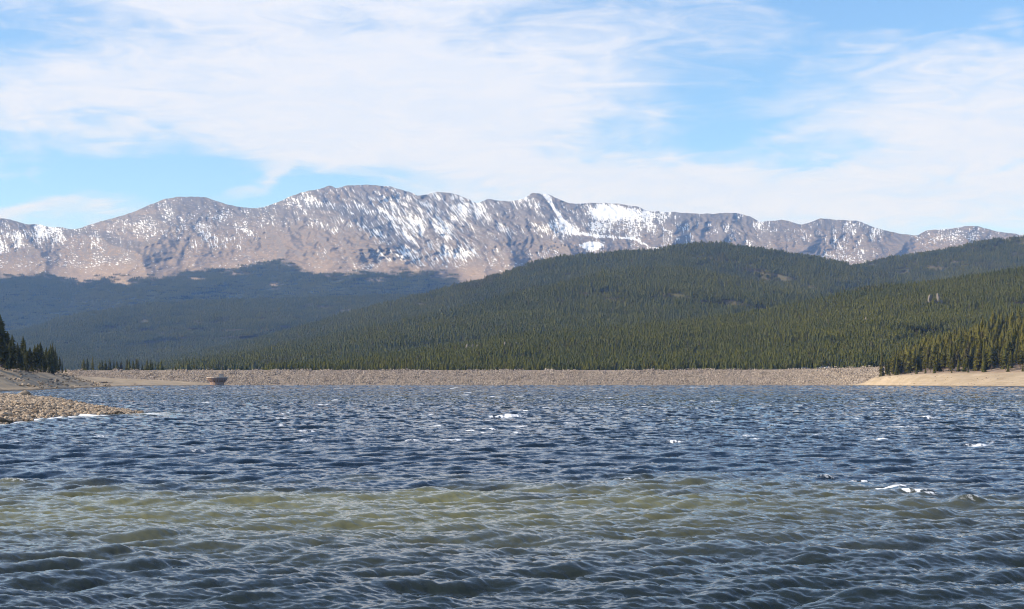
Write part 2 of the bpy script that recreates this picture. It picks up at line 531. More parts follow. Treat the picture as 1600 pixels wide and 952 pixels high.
SPURS = [  # [(px, py, metres towards the viewer)], reach to the left, reach to the right
    ([(285, 300, 60), (275, 340, 240), (235, 385, 330), (190, 430, 200)], 120, 75),
    ([(508, 285, 40), (500, 318, 200), (530, 332, 330), (575, 362, 430), (610, 388, 430), (660, 420, 200)], 190, 34),
    ([(425, 318, 20), (440, 360, 120), (450, 410, 160)], 90, 70),
    ([(648, 300, 60), (665, 330, 150), (705, 370, 190), (760, 415, 140)], 46, 36),
    ([(700, 298, 30), (735, 340, 110), (790, 390, 120)], 34, 28),
    ([(836, 298, 60), (842, 325, 220), (856, 350, 300), (890, 385, 300)], 62, 40),
    ([(768, 308, 30), (780, 345, 130), (800, 390, 130)], 30, 24),
    ([(920, 316, 0), (915, 345, 90), (940, 380, 160)], 40, 60),
    ([(1075, 330, 60), (1058, 350, 260), (1050, 380, 320), (1040, 400, 300)], 120, 30),
    ([(1150, 331, 60), (1140, 355, 150), (1130, 385, 160)], 28, 22),
    ([(1196, 345, 60), (1205, 372, 190), (1215, 395, 220)], 26, 60),
    ([(1288, 340, 40), (1275, 368, 190), (1245, 400, 240)], 70, 46),
    ([(1340, 344, 40), (1352, 368, 170), (1372, 392, 190)], 40, 26),
    ([(1424, 366, 60), (1412, 380, 140), (1400, 400, 150)], 26, 20),
    ([(1518, 352, 90), (1514, 372, 250), (1510, 395, 260)], 80, 22),
    ([(12, 340, 40), (40, 372, 180), (70, 405, 160)], 46, 30),
    ([(98, 355, 30), (150, 372, 160), (200, 392, 200), (230, 420, 160)], 90, 50),
    ([(-120, 332, 40), (-100, 372, 220), (-60, 420, 200)], 90, 60),
    ([(1720, 372, 60), (1700, 400, 220)], 70, 50),
    ([(380, 430, 80), (330, 445, 130), (250, 470, 200)], 110, 60),
    ([(560, 430, 100), (520, 455, 140), (480, 490, 160)], 110, 70),
]


def mountains():
    px = np.concatenate([np.arange(-420, -40, 7.0), np.arange(-40, 1640, 1.9), np.arange(1640, 2021, 7.0)])
    yc = curve(SKYLINE, px)
    yc = yc + fbm(px / 14.0, px * 0 + 3.3, 4) * 1.0 + fbm(px / 60.0, px * 0 + 8.3, 3) * 0.8
    yb = np.full_like(px, 560.0)
    t = np.concatenate([np.linspace(0, 0.42, 60, endpoint=False), np.linspace(0.42, 1.0, 205)])[:, None]
    Y = yb + (yc - yb) * t
    # the depth follows the broad shape of the massif, not every notch of its skyline
    xs = np.arange(-420, 2021, 5.0)
    ys_ = curve(SKYLINE, xs)
    kern = np.exp(-(np.arange(-40, 41) * 5.0 / 75.0) ** 2); kern /= kern.sum()
    ysm = np.convolve(np.pad(ys_, 40, mode='edge'), kern, mode='valid')
    yw = np.interp(px, xs, ysm)[None]
    D = 7300 + 4700 * np.clip((yb - Y) / (yb - yw), 0, 1.2) ** 1.25
    PX = np.broadcast_to(px[None], Y.shape)
    rel = np.zeros_like(Y)
    for pts, wl, wr in SPURS:
        ys = [p[1] for p in pts]
        c = np.interp(Y, ys, [p[0] for p in pts])
        a = np.interp(Y, ys, [p[2] for p in pts])
        a = a * smin(1 - (Y - ys[-1]) / 90.0) * np.clip(1 - (ys[0] - 14 - Y) / 40.0, 0, 1)
        w = fbm(PX / 45, Y / 22, 4) * 7
        dx = PX + w - c
        s = np.where(dx < 0, -dx / wl, dx / wr)
        rel = rel + 1.5 * a * np.exp(-np.abs(s) ** 1.05)
    alp = smin((470 - Y) / 60.0)
    # gullies that run down the fall line (drawn slightly to the right, as on the big face)
    wx = fbm(PX / 60.0, Y / 40.0, 3) * 9
    sh = np.interp(PX, [-420, 380, 640, 760, 1000, 2020], [0.15, 0.2, 0.62, 0.62, 0.15, -0.05])
    gx = PX - sh * (Y - 300) + wx
    g1 = ridged(gx / 30.0, Y / 42.0, 6, 0.62) * 40
    g2 = ridged(gx / 11.0 + 40, Y / 13.0 + 9, 5, 0.6) * 12
    lowf = fbm(PX / 80.0 + 5, Y / 34.0, 4) * 95
    fine = fbm(PX / 7.0, Y / 4.5, 4) * 9
    steep = np.clip(0.35 + 0.5 * np.exp(-((PX - 650) / 130) ** 2) + 0.5 * np.exp(-((PX - 850) / 70) ** 2) + 0.6 * np.exp(-((PX - 1120) / 80) ** 2) + 0.3 * np.exp(-((PX - 1320) / 80) ** 2) + 0.3 * np.exp(-((PX - 30) / 60) ** 2), 0, 1)
    steep = steep * smin((425 - Y) / 40.0) + 0.12
    rel = rel + lowf * 0.8 + (g1 * 1.5 + g2 * 1.7) * steep * alp + fine * (0.5 + steep) * alp
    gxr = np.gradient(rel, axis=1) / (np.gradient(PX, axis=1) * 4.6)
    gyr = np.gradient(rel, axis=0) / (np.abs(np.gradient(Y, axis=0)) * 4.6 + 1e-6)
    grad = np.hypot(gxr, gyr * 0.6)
    cliff_shade = smin((grad - 0.55) / 1.0) * smin((430 - Y) / 30.0)  # steep flanks: bare dark rock, with extra shade contrast painted in
    D = D - rel
    Z = CAM_H + D * (HY - Y) / F
    V = np.stack([D * (PX - CX) / F, D, Z], -1)
    # snow cover
    S = 0.374 + 0.045 * fbm(PX / 60.0, Y / 25.0, 4)
    for (cx, cy, wx_, wy_, a) in [(655, 350, 85, 48, 0.082), (600, 335, 45, 30, 0.04), (725, 322, 30, 18, 0.10), (690, 400, 60, 14, 0.05), (950, 330, 24, 9, 0.50), (985, 336, 40, 9, 0.16), (1000, 345, 60, 16, 0.08),
                                  (925, 384, 14, 5, 0.75), (900, 350, 55, 22, 0.06), (275, 325, 50, 16, -0.02), (330, 350, 70, 14, 0.02), (25, 370, 45, 26, 0.10), (90, 365, 35, 16, 0.08), (170, 350, 50, 16, 0.04),
                                  (480, 312, 60, 18, 0.05), (420, 350, 50, 12, 0.07), (340, 378, 40, 14, 0.06), (560, 428, 55, 8, 0.08), (480, 375, 60, 24, -0.08), (430, 400, 90, 20, -0.06), (560, 380, 40, 16, -0.10),
                                  (1120, 360, 50, 20, -0.06), (1250, 365, 60, 26, 0.02), (1320, 365, 40, 20, 0.03), (1370, 366, 12, 14, 0.12), (1470, 372, 50, 12, 0.08), (1405, 378, 26, 12, -0.15), (820, 350, 40, 40, -0.04), (250, 400, 90, 20, -0.05), (540, 440, 40, 6, 0.10)]:
        S = S + a * np.exp(-((PX - cx) / wx_) ** 2 - ((Y - cy) / wy_) ** 2)
    # the snow gully under the sharp peak
    lc = np.interp(Y, [303, 320, 345, 362, 372, 385], [852, 862, 880, 898, 925, 1010])
    S = S + 0.24 * np.exp(-((PX - lc) / 3.4) ** 2) * (Y < 362)
    S = S + 0.16 * np.exp(-((Y - np.interp(PX, [890, 930, 990, 1020], [362, 369, 373, 388])) / 2.4) ** 2) * (PX > 890) * (PX < 1030)
    # hollows hold it, ribs shed it
    S = S - 0.10 * np.clip((g1 / 34) * steep * 1.3, -1, 1) - np.clip((Y - 415) / 60.0, 0, 1) * 0.4
    streak = np.clip(0.75 * smin(steep * 1.2) + 1.15 * np.exp(-((PX - 650) / 120) ** 2 - ((Y - 350) / 70) ** 2) + 0.5 * np.exp(-((PX - 340) / 60) ** 2 - ((Y - 378) / 20) ** 2), 0, 1)
    tl = curve(TREELINE, px)[None]
    edge = Y - tl + fbm(PX / 38.0, Y / 12.0, 5) * 6 + fbm(PX / 7.0, Y / 2.6, 4) * 4
    wood = smin(edge / 14.0 + 0.42)
    for (cx, cy, wx_, wy_) in [(190, 441, 24, 5), (305, 437, 20, 4), (365, 428, 22, 4), (430, 447, 12, 5), (590, 437, 18, 4), (720, 443, 16, 3.5), (600, 441, 9, 3)]:
        wood = wood * (1 - np.exp(-(((PX - cx) / wx_) ** 2 + ((Y - cy) / wy_) ** 2) ** 2) * smin(fbm(PX / 12., Y / 4., 3) * 1.5 + 0.75))
    co = np.stack([PX / 100.0, Y / 100.0, sh], -1)

    def f(t):
        p = pos(t)
        uv = t.attr('sheet_co', 'Vector')
        s3 = t.n('ShaderNodeSeparateXYZ'); t.put(s3.inputs[0], uv)
        u, v, k = s3.outputs
        us = t.m('SUBTRACT', u, t.m('MULTIPLY', t.m('SUBTRACT', v, 3.0), k))
        vs = t.m('ADD', v, t.m('MULTIPLY', u, -0.22))
        nA = t.noise(t.comb(t.m('MULTIPLY', us, 44.0), t.m('MULTIPLY', v, 9.5), 0.0), 1.0, 5, 0.62, 0.35)
        nB = t.noise(t.comb(t.m('MULTIPLY', u, 22.0), t.m('MULTIPLY', vs, 46.0), 4.0), 1.0, 4, 0.62, 0.5)
        nC = t.noise(t.comb(t.m('MULTIPLY', u, 50.0), t.m('MULTIPLY', v, 90.0), 9.0), 1.0, 3, 0.6)
        n = t.n('ShaderNodeMix', data_type='FLOAT')
        t.put(n.inputs[0], t.attr('streak')); t.put(n.inputs[2], nB); t.put(n.inputs[3], nA)
        q = t.m('ADD', n.outputs[0], t.m('MULTIPLY', t.m('SUBTRACT', nC, 0.5), 0.32))
        q = t.m('ADD', q, t.m('SUBTRACT', t.attr('snow'), 0.5))
        snow = t.ss(q, 0.42, 0.51)
        l1 = t.noise(t.comb(t.m('MULTIPLY', u, 2.4), t.m('MULTIPLY', v, 6.0), 1.0), 1.0, 7, 0.6, 0.6)
        l2 = t.noise(t.comb(t.m('MULTIPLY', u, 16.0), t.m('MULTIPLY', v, 30.0), 2.0), 1.0, 5, 0.65)
        low = t.ss(t.m('ADD', v, t.m('MULTIPLY', t.m('SUBTRACT', l1, 0.5), 1.2)), 3.35, 3.95)      # dry tundra gives way to bare rock higher up
        rock = t.mix(t.ss(l1, 0.38, 0.62), (0.275, 0.215, 0.168), (0.215, 0.187, 0.172))
        rock = t.mix(low, rock, (0.305, 0.222, 0.155))
        rock = t.mix(t.m('MULTIPLY', t.ss(l2, 0.45, 0.7), 0.45), rock, (0.17, 0.14, 0.12))
        rock = t.mix(t.m('MULTIPLY', t.attr('crag'), 0.68), rock, (0.135, 0.125, 0.122))  # darker rock on steep faces, deepening their shade by colour
        c = t.mix(snow, rock, (0.86, 0.87, 0.90))
        c = t.mix(t.attr('wood'), c, (0.030, 0.036, 0.020))
        return principled(t, c, 0.95, 0.1, bump(t, t.m('ADD', t.noise(p, 0.02, 6, 0.7), 0.0), 0.5, 8.0))
    m = material('alpine_rock_and_snow', f)
    bk = V[-1:].copy(); bk[..., 1] += 500; bk[..., 2] -= 220
    bk2 = V[-1:].copy(); bk2[..., 1] += 1500; bk2[..., 2] = -2
    ft = V[:1].copy(); ft[..., 2] = -3; ft[..., 1] -= 2
    VV = np.concatenate([ft, V, bk, bk2], 0)

    def pad(a):
        return np.concatenate([a[:1], a, a[-1:], a[-1:]], 0)
    sheet('mountain_range', m, VV, {'snow': pad(S), 'streak': pad(streak), 'wood': pad(wood), 'crag': pad(cliff_shade)}, 'long bare mountain range streaked with thin snow along the skyline', uv=pad(co))  # crag: bare dark rock on steep flanks plus painted shade contrast
    return V, wood


MT, MT_WOOD = mountains()

# ---------------------------------------------------------------- ground sheet (lake bed and valley floor)
gx = np.concatenate([np.linspace(-8000, -1200, 20), np.linspace(-1100, 1100, 60), np.linspace(1200, 8000, 20)])
gy = np.concatenate([np.linspace(-300, 1600, 60), np.linspace(1800, 13600, 30)])
GX, GY = np.meshgrid(gx, gy)
GZ = -3.5 + 0.4 * fbm(GX / 90, GY / 90, 3) + 5.0 * smin((GY - 1385) / 60.0)
sheet('ground', MAT['bed'], np.stack([GX, GY, GZ], -1))

# ---------------------------------------------------------------- shores


def loft(name, mat, rows, nu, per, noise_amp=0.3, noise_len=8.0, seed=1.0, label=None, damp=None):
    """sheet through rows of world points, rows[i] = [(x, y, z), ...], all of one length"""
    s = np.linspace(0, 1, len(rows[0]))
    ss = np.linspace(0, 1, nu)
    K = np.array([[curve(list(zip(s, [p[i] for p in r])), ss) for i in range(3)] for r in rows])   # rows,3,nu
    out = []
    for a in range(len(rows) - 1):
        for b in range(per):
            out.append(K[a] + (K[a + 1] - K[a]) * (b / per))
    out.append(K[-1])
    V = np.transpose(np.array(out), (0, 2, 1))
    amp = np.linspace(0, 1, V.shape[0])[:, None]
    amp = np.clip(amp * 4, 0.25, 1)
    V[..., 2] += noise_amp * amp * fbm(V[..., 0] / noise_len + seed, V[..., 1] / noise_len, 5)
    sheet(name, MAT[mat], V, label=label)
    return V


# right beach: under the water, the waterline, the top of the sand, under the stand
def row(pts):
    return [tuple(P(a, HY + (CAM_H - z) * F / D, D)) for a, D, z in pts]


beach_right = loft('beach', 'sand', [
    row([(p, d - 14, -3.0) for p, d in BR]), row([(p, d, 0.0) for p, d in BR]),
    row([(p, d + (e - d) * 0.5, z * 0.55) for (p, d), (q, e), z in zip(BR, bt, top_z)]),
    row([(q, e, z) for (q, e), z in zip(bt, top_z)]),
    row([(q, e + 30, z + 1.0) for (q, e), z in zip(bt, top_z)]),
    row([(q, e + 70, z + 1.4) for (q, e), z in zip(bt, top_z)])], 160, 8, 0.35, 14.0, 4.4, 'pale sandy beach below the conifers on the right shore')

# left bank: the shoreline runs away from the viewer to the foot of the dam
WL = [(-150, 300), (-160, 430), (-164, 540), (-180, 620), (-196, 720), (-226, 885), (-256, 1040), (-272, 1180), (-250, 1285), (-236, 1345)]
prof = [(-14, -3.2), (0, 0.0), (5, 1.1), (12, 3.9), (20, 6.9), (28, 9.2), (50, 10.8), (240, 20.0), (520, 30.0)]
flat = [1, 1, 1, 1, 1.0, 1.0, 0.95, 0.70, 0.48, 0.36]
lb_rows = []
for n_, z_ in prof:
    r_ = []
    for i, (x, y) in enumerate(WL):
        a, b = Vector(WL[max(i - 1, 0)]), Vector(WL[min(i + 1, len(WL) - 1)])
        d = (b - a).normalized()
        nrm = Vector((-d.y, d.x))
        if i >= 7:
            nrm = Vector((-0.96, 0.28))
        st = 1.0 if i < 6 else 1.7
        zz = z_ * (flat[i] if z_ > 0 else 1)
        r_.append((x + nrm.x * n_ * st, y + nrm.y * n_ * st, zz))
    lb_rows.append(r_)
bank_left = loft('shore_bank', 'bank', lb_rows, 220, 7, 0.55, 11.0, 9.1, 'sandy bank strewn with stones under the dark conifers on the left shore')

# gravel spit in the left foreground
sp_f = [(-420, 66, -1.4), (-250, 80, -1.4), (-120, 96, -1.4), (0, 110, -1.4), (60, 124, -1.4), (110, 137, -1.4), (160, 142.5, -1.2), (196, 143.5, -1.0), (215, 144, -1.0)]
sp_w = [(-420, 70, 0.0), (-250, 84, 0.0), (-120, 100, 0.0), (0, 114, 0.0), (60, 128, 0.0), (110, 139.5, 0.0), (160, 145, 0.0), (192, 146.5, -0.02), (212, 147, -0.25)]
sp_m = [(-420, 92, 1.3), (-250, 108, 1.25), (-120, 122, 1.15), (0, 139, 1.0), (60, 146, 0.8), (110, 150, 0.55), (160, 151, 0.20), (192, 151, 0.10), (212, 151, -0.25)]
sp_c = [(-420, 130, 2.2), (-250, 150, 2.0), (-120, 168, 1.8), (0, 182, 1.45), (60, 178, 1.18), (110, 169, 0.68), (160, 160, 0.28), (192, 156, 0.10), (212, 155, -0.25)]
sp_b = [(-420, 200, -0.2), (-250, 210, -0.2), (-120, 218, -0.2), (0, 224, -0.1), (60, 208, -0.1), (110, 188, -0.1), (160, 170, -0.1), (192, 162, -0.1), (212, 158, -0.3)]
sp_e = [(a, d + 10, -1.5) for a, d, z in sp_b]
spit = loft('gravel_spit', 'gravel', [row(r_) for r_ in (sp_f, sp_w, sp_m, sp_c, sp_b, sp_e)], 200, 12, 0.07, 2.5, 2.2, 'low cobble spit reaching into the lake in the left foreground')

# ------------------------------------------------------------------ water


def ocean_tile(N, L, lmin, lmax, std, wdir, spread, seed):
    r = np.random.default_rng(seed)
    k1 = np.fft.fftfreq(N, L / N) * 2 * np.pi
    KX, KY = np.meshgrid(k1, k1)
    K = np.hypot(KX, KY); K[0, 0] = 1
    ang = np.arctan2(KY, KX)
    A = K ** -2.0 * (np.abs(np.cos((ang - wdir) / 1.0)) ** spread + 0.05)
    A = A * np.exp(-(lmin / (2 * np.pi / K)) ** 4) * np.exp(-((2 * np.pi / K) / lmax) ** 4)
    A[0, 0] = 0
    h = A * (r.normal(size=(N, N)) + 1j * r.normal(size=(N, N)))
    H = np.fft.ifft2(h).real
    sc = std / H.std()
    f = lambda q: np.fft.ifft2(q).real * sc
    return dict(N=N, L=L, h=H * sc, sx=f(1j * KX * h), sy=f(1j * KY * h), dx=f(-1j * KX / K * h), dy=f(-1j * KY / K * h))


def sample(tile, key, x, y, rot):
    c, s = math.cos(rot), math.sin(rot)
    N, L = tile['N'], tile['L']
    u, v = (c * x + s * y) / L * N, (-s * x + c * y) / L * N
    i, j = np.floor(u).astype(np.int64), np.floor(v).astype(np.int64)
    fu, fv = u - i, v - j
    g = tile[key]
    i0, i1, j0, j1 = i % N, (i + 1) % N, j % N, (j + 1) % N
    return (g[j0, i0] * (1 - fu) + g[j0, i1] * fu) * (1 - fv) + (g[j1, i0] * (1 - fu) + g[j1, i1] * fu) * fv


CAPS = [  # breaking crests: px, py, length px, height m, strength
    (1392, 765, 64, 0.10, 1.1), (1340, 752, 46, 0.10, 0.75), (1290, 749, 20, 0.08, 0.6), (1424, 769, 60, 0.08, 0.9), (1452, 773, 26, 0.05, 0.5), (793, 653, 62, 0.22, 1.0), (1525, 697, 36, 0.18, 1.0), (1368, 688, 46, 0.16, 0.9), (1450, 655, 20, 0.15, 1.0), (1300, 640, 22, 0.12, 0.8),
    (1380, 638, 26, 0.12, 0.8), (645, 692, 30, 0.16, 0.7), (735, 674, 22, 0.14, 0.8), (505, 632, 26, 0.15, 0.9), (600, 649, 50, 0.10, 0.55), (604, 623, 14, 0.10, 0.8), (950, 621, 20, 0.12, 0.9), (993, 641, 22, 0.14, 0.9), (1010, 636, 16, 0.1, 0.7), (1200, 662, 30, 0.1, 0.8),
    (1148, 638, 14, 0.1, 0.8), (1346, 624, 16, 0.1, 0.8), (1452, 631, 22, 0.1, 0.9), (1465, 626, 10, 0.1, 0.8), (340, 643, 14, 0.1, 0.9), (360, 646, 10, 0.1, 0.7), (155, 622, 10, 0.1, 0.9), (280, 640, 26, 0.1, 0.8), (22, 613, 12, 0.12, 1.0), (57, 608, 12, 0.1, 0.9),
    (150, 633, 10, 0.1, 0.8), (806, 679, 18, 0.15, 0.7), (895, 662, 60, 0.08, 0.5), (770, 620, 16, 0.1, 0.8), (860, 633, 14, 0.1, 0.7), (1080, 611, 8, 0.08, 0.8), (800, 667, 30, 0.1, 0.5), (1515, 790, 40, 0.1, 0.45), (140, 725, 30, 0.1, 0.5), (310, 708, 26, 0.1, 0.5), (1100, 660, 18, 0.1, 0.5), (30, 757, 50, 0.1, 0.4), (115, 735, 24, 0.1, 0.4), (985, 750, 26, 0.08, 0.5), (1240, 725, 24, 0.08, 0.4), (1350, 702, 30, 0.1, 0.3), (1500, 728, 20, 0.1, 0.4), (440, 667, 16, 0.1, 0.5), (1580, 608, 12, 0.08, 0.8)]
for _ in range(180):
    _y = 604.5 + 92 * random.random() ** 1.9
    CAPS.append((random.uniform(-60, 1660), _y, random.uniform(5, 22) * (0.5 + (_y - 600) / 60), 0.08, random.uniform(0.35, 1.0)))


def water():
    T1 = ocean_tile(512, 71.0, 1.2, 5.5, 0.052, R(-97), 3.5, 3)
    T2 = ocean_tile(512, 17.3, 0.35, 1.7, 0.027, R(-84), 2.0, 4)
    T3 = ocean_tile(512, 4.7, 0.05, 0.42, 0.0062, R(-95), 1.2, 5)
    tx = np.concatenate([np.linspace(-2.2, -0.52, 40, endpoint=False), np.linspace(-0.52, 0.52, 860), np.linspace(0.52, 2.2, 41)[1:]])
    yy = np.concatenate([np.linspace(1900, 1300, 15, endpoint=False), np.linspace(1300, 980, 90, endpoint=False), np.linspace(980, 840, 260, endpoint=False), np.linspace(840, 700, 430, endpoint=False), np.linspace(700, 640, 200, endpoint=False), np.linspace(640, 601.88, 150)])
    D = CAM_H * F / (yy - HY)
    X = D[:, None] * tx[None]
    Y = np.broadcast_to(D[:, None], X.shape).copy()
    r1, r2, r3 = 0.0, 0.31, -0.4
    near = np.clip(1.3 - Y / 400.0, 0.35, 1)
    h = sample(T1, 'h', X, Y, r1) * near + sample(T2, 'h', X, Y, r2) * near + sample(T3, 'h', X, Y, r3) * (Y < 60)
    sx, sy = np.zeros_like(X), np.zeros_like(X)
    for T, r, w in ((T1, r1, 1.0), (T2, r2, 1.0), (T3, r3, np.interp(Y, [30, 90], [0.8, 0.4]))):
        a, b = sample(T, 'sx', X, Y, r), sample(T, 'sy', X, Y, r)
        c, s = math.cos(r), math.sin(r)
        sx += w * (c * a - s * b); sy += w * (s * a + c * b)
    ch = 0.65
    ddx, ddy = sample(T1, 'dx', X, Y, r1) * ch, sample(T1, 'dy', X, Y, r1) * ch
    a, b = sample(T2, 'dx', X, Y, r2), sample(T2, 'dy', X, Y, r2)
    w2 = 0.75 * smin((80 - Y) / 40.0)
    ddx += w2 * (math.cos(r2) * a - math.sin(r2) * b); ddy += w2 * (math.sin(r2) * a + math.cos(r2) * b)
    # foam on the steepest crests, plus the breakers one can see
    foam = np.clip((h - 0.18) / 0.06, 0, 1) * np.clip(fbm(X / 1.7, Y / 1.7, 3) * 1.6 - 0.1, 0, 1) * 0.8
    for (px, py, ln, ht, sg) in CAPS:
        d0 = CAM_H * F / (py - HY)
        x0 = d0 * (px - CX) / F
        hw = max(ln * 0.5 * d0 / F, 0.25)
        dl = max(0.12 + 0.05 * hw, 0.45 * d0 * d0 / (CAM_H * F))
        r0, r1_ = np.searchsorted(D, d0 - 5 * dl - 2), np.searchsorted(D, d0 + 5 * dl + 2)
        c0, c1 = np.searchsorted(tx, (x0 - 3 * hw) / d0), np.searchsorted(tx, (x0 + 3 * hw) / d0)
        if c1 - c0 < 1 or r1_ - r0 < 0:
            continue
        sl = (slice(max(r0 - 2, 0), r1_ + 2), slice(max(c0 - 1, 0), c1 + 1))
        xx, yl = X[sl], Y[sl]
        tl = random.uniform(-0.12, 0.12)
        u = (xx - x0) / hw
        bend = 0.25 * hw * np.sin(u * 1.7 + px) * 0.5
        v = (yl - d0 - tl * (xx - x0) - bend) / dl
        env = np.exp(-np.abs(u) ** 3)
        bumpy = ht * env * np.exp(-v * v * np.where(v < 0, 3.0, 0.6))
        h[sl] += bumpy * (d0 < 160)
        fm = sg * env * np.exp(-(v + 0.25) ** 2 * np.where(v < -0.25, 2.2, 0.8)) * np.clip(0.75 + 1.2 * fbm(xx / (0.12 + 0.12 * hw), yl / (0.2 + dl * .35), 3), 0, 1.4)
        foam[sl] = np.maximum(foam[sl], fm)
    # surf against the near side of the spit and over the shoal at its tip
    wlx = [p[0] for p in sp_w]; wld = [p[1] for p in sp_w]
    PXg = CX + F * tx[None] + 0 * Y
    front = np.interp(PXg, wlx, wld, left=60, right=0)
    gap = front - Y
    inx = smin((200 - PXg) / 60.0)
    surf = np.exp(-((gap - 2.0) / 3.2) ** 2) * inx * np.clip(0.8 + 0.9 * fbm(X / 1.6, Y / 3.0, 3), 0, 1)
    foam = np.maximum(foam, surf * 1.1)
    shoal = np.exp(-((PXg - 235) / 55.0) ** 2 - ((Y - 148) / 5.5) ** 2)
    foam = np.maximum(foam, shoal * 0.75 * np.clip(0.35 + 1.1 * fbm(X / 1.3, Y / 2.0, 3), 0, 1))
    # pale silt stirred up over the bar, clearer again near the viewer and to the right
    wob = fbm(X / 9.0, Y / 6.0, 4) + 0.8 * fbm(X / 2.5, Y / 3.0, 3)
    far_edge = 47.0 + 5.0 * wob + np.interp(X, [-20, -12, 0, 6, 12, 20], [0.5, 0.0, 1.5, 3.0, 1.0, -6.0])
    silt = smin((far_edge + 4.0 - Y) / 15.0) * np.interp(Y, [17, 22, 27, 33, 40], [0.08, 0.14, 0.32, 0.75, 1.0])
    silt = silt * np.interp(X / Y, [-0.4, -0.1, 0.08, 0.22, 0.34], [1.0, 1.0, 0.85, 0.48, 0.28])
    silt = silt * np.clip(0.95 + 0.18 * fbm(X / 4.0, Y / 6.0, 3), 0, 1)
    silt = np.maximum(silt, 0.9 * np.exp(-(np.clip(gap, 0, 99) / 6.0) ** 2) * inx * (gap > -3))
    silt = np.maximum(silt, shoal * 0.9)
    V = np.stack([X + ddx * near, Y + ddy * near * (Y < 500), h], -1)
    # close by, the slopes of the peaked surface itself; far off, those of the waves too fine for the sheet
    dr, dc = np.gradient(V, axis=0), np.gradient(V, axis=1)
    nn = np.cross(dc, dr)
    nz = np.where(np.abs(nn[..., 2]) < 1e-9, 1e-9, nn[..., 2])
    gsx, gsy = np.clip(-nn[..., 0] / nz, -1.4, 1.4), np.clip(-nn[..., 1] / nz, -1.4, 1.4)
    wn = smin((95 - Y) / 50.0)
    sx, sy = sx * (1 - wn) + gsx * wn, sy * (1 - wn) + gsy * wn
    # close the sheet behind the viewer
    f = grid_faces(*X.shape)[:, ::-1]
    me = mesh_np('lake_water', V.reshape(-1, 3), f)
    c = np.cross(V[200, 500] - V[201, 500], V[200, 501] - V[201, 500])
    add_attr(me, 'slope', 'FLOAT_VECTOR', np.stack([sx, sy, np.zeros_like(sx)], -1))
    add_attr(me, 'foam', 'FLOAT', foam)
    add_attr(me, 'silt', 'FLOAT', silt)

    def sh(t):
        p = pos(t)
        sl = t.attr('slope', 'Vector')
        rip = t.vm('SUBTRACT', t.noise(t.vm('MULTIPLY', p, (1.0, 1.5, 1.0)), 9.0, 3, 0.6, out=1), (0.5, 0.5, 0.5))
        sep = t.n('ShaderNodeSeparateXYZ'); t.put(sep.inputs[0], p)
        farf = t.ss(sep.outputs[1], 30.0, 160.0)
        chop = t.vm('SUBTRACT', t.noise(t.vm('MULTIPLY', p, (1.0, 0.8, 1.0)), 1.1, 3, 0.65, out=1), (0.5, 0.5, 0.5))
        s = t.vm('ADD', sl, t.vm('SCALE', rip, scale=0.22))
        s = t.vm('ADD', s, t.vm('SCALE', chop, scale=t.m('MULTIPLY', farf, 0.27)))
        # wind waves are steeper on the side they run to
        s = t.vm('ADD', s, t.comb(0.0, t.m('ADD', 0.0, t.m('MULTIPLY', farf, 0.12)), 0.0))
        nrm = t.vm('NORMALIZE', t.vm('ADD', t.vm('MULTIPLY', s, (-1.0, -1.0, 0.0)), (0.0, 0.0, 1.0)))
        silt_ = t.attr('silt')
        body = t.mix(silt_, (0.004, 0.012, 0.022), (0.156, 0.150, 0.066))
        body = t.mix(t.m('MULTIPLY', t.m('SUBTRACT', 1.0, t.ss(sep.outputs[1], 24.0, 42.0)), t.m('SUBTRACT', 1.0, silt_)), body, (0.013, 0.019, 0.017))
        b = t.n('ShaderNodeBsdfPrincipled')
        t.put(b.inputs['Base Color'], body)
        b.inputs['Roughness'].default_value = 0.055
        b.inputs['IOR'].default_value = 1.333
        t.put(b.inputs['Normal'], nrm)
        fm = t.attr('foam')
        fn = t.noise(t.vm('MULTIPLY', p, (1.0, 0.8, 1.0)), 9.0, 4, 0.75)
        fac = t.ss(t.m('ADD', fm, t.m('MULTIPLY', t.m('SUBTRACT', fn, 0.5), 1.1)), 0.14, 0.72)
        df = t.n('ShaderNodeBsdfDiffuse')
        df.inputs[0].default_value = (0.82, 0.83, 0.84, 1)
        mx = t.n('ShaderNodeMixShader')
        t.put(mx.inputs[0], t.m('MULTIPLY', fac, t.ss(fm, 0.03, 0.12)))
        t.put(mx.inputs[1], b.outputs[0]); t.put(mx.inputs[2], df.outputs[0])
        return mx.outputs[0]
    me.materials.append(material('lake_water', sh))
    o = link(bpy.data.objects.new('lake_water', me))
    if me.polygons[5000].normal.z < 0:
        me.flip_normals()
    tag(o, 'wind-whipped blue lake with whitecaps and a silty olive band', None, None, 'structure')


water()

# ------------------------------------------------------------------ stones


def stone_mesh(name, seed, mat, flat=0.65, sub=1, rough=0.22, tint=None):
    import bmesh
    r = random.Random(seed)
    bm = bmesh.new()
    bmesh.ops.create_icosphere(bm, subdivisions=sub, radius=1.0)
    ax = (r.uniform(0.8, 1.25), r.uniform(0.7, 1.0), flat * r.uniform(0.8, 1.2))
    cuts = [(Vector((r.uniform(-1, 1), r.uniform(-1, 1), r.uniform(-0.4, 1))).normalized(), r.uniform(0.55, 0.85)) for _ in range(9)]
    for v in bm.verts:
        for n, d in cuts:
            q = v.co.dot(n)
            if q > d:
                v.co -= n * (q - d) * 0.85
        v.co *= 1 + r.uniform(-rough, rough) * 0.5
        v.co = Vector((v.co.x * ax[0], v.co.y * ax[1], v.co.z * ax[2]))
    me = bpy.data.meshes.new(name)
    bm.to_mesh(me); bm.free()
    for p in me.polygons:
        p.use_smooth = False
    add_attr(me, 'tint', 'FLOAT', np.full(len(me.vertices), r.random() if tint is None else tint))
    me.materials.append(mat)
    return me


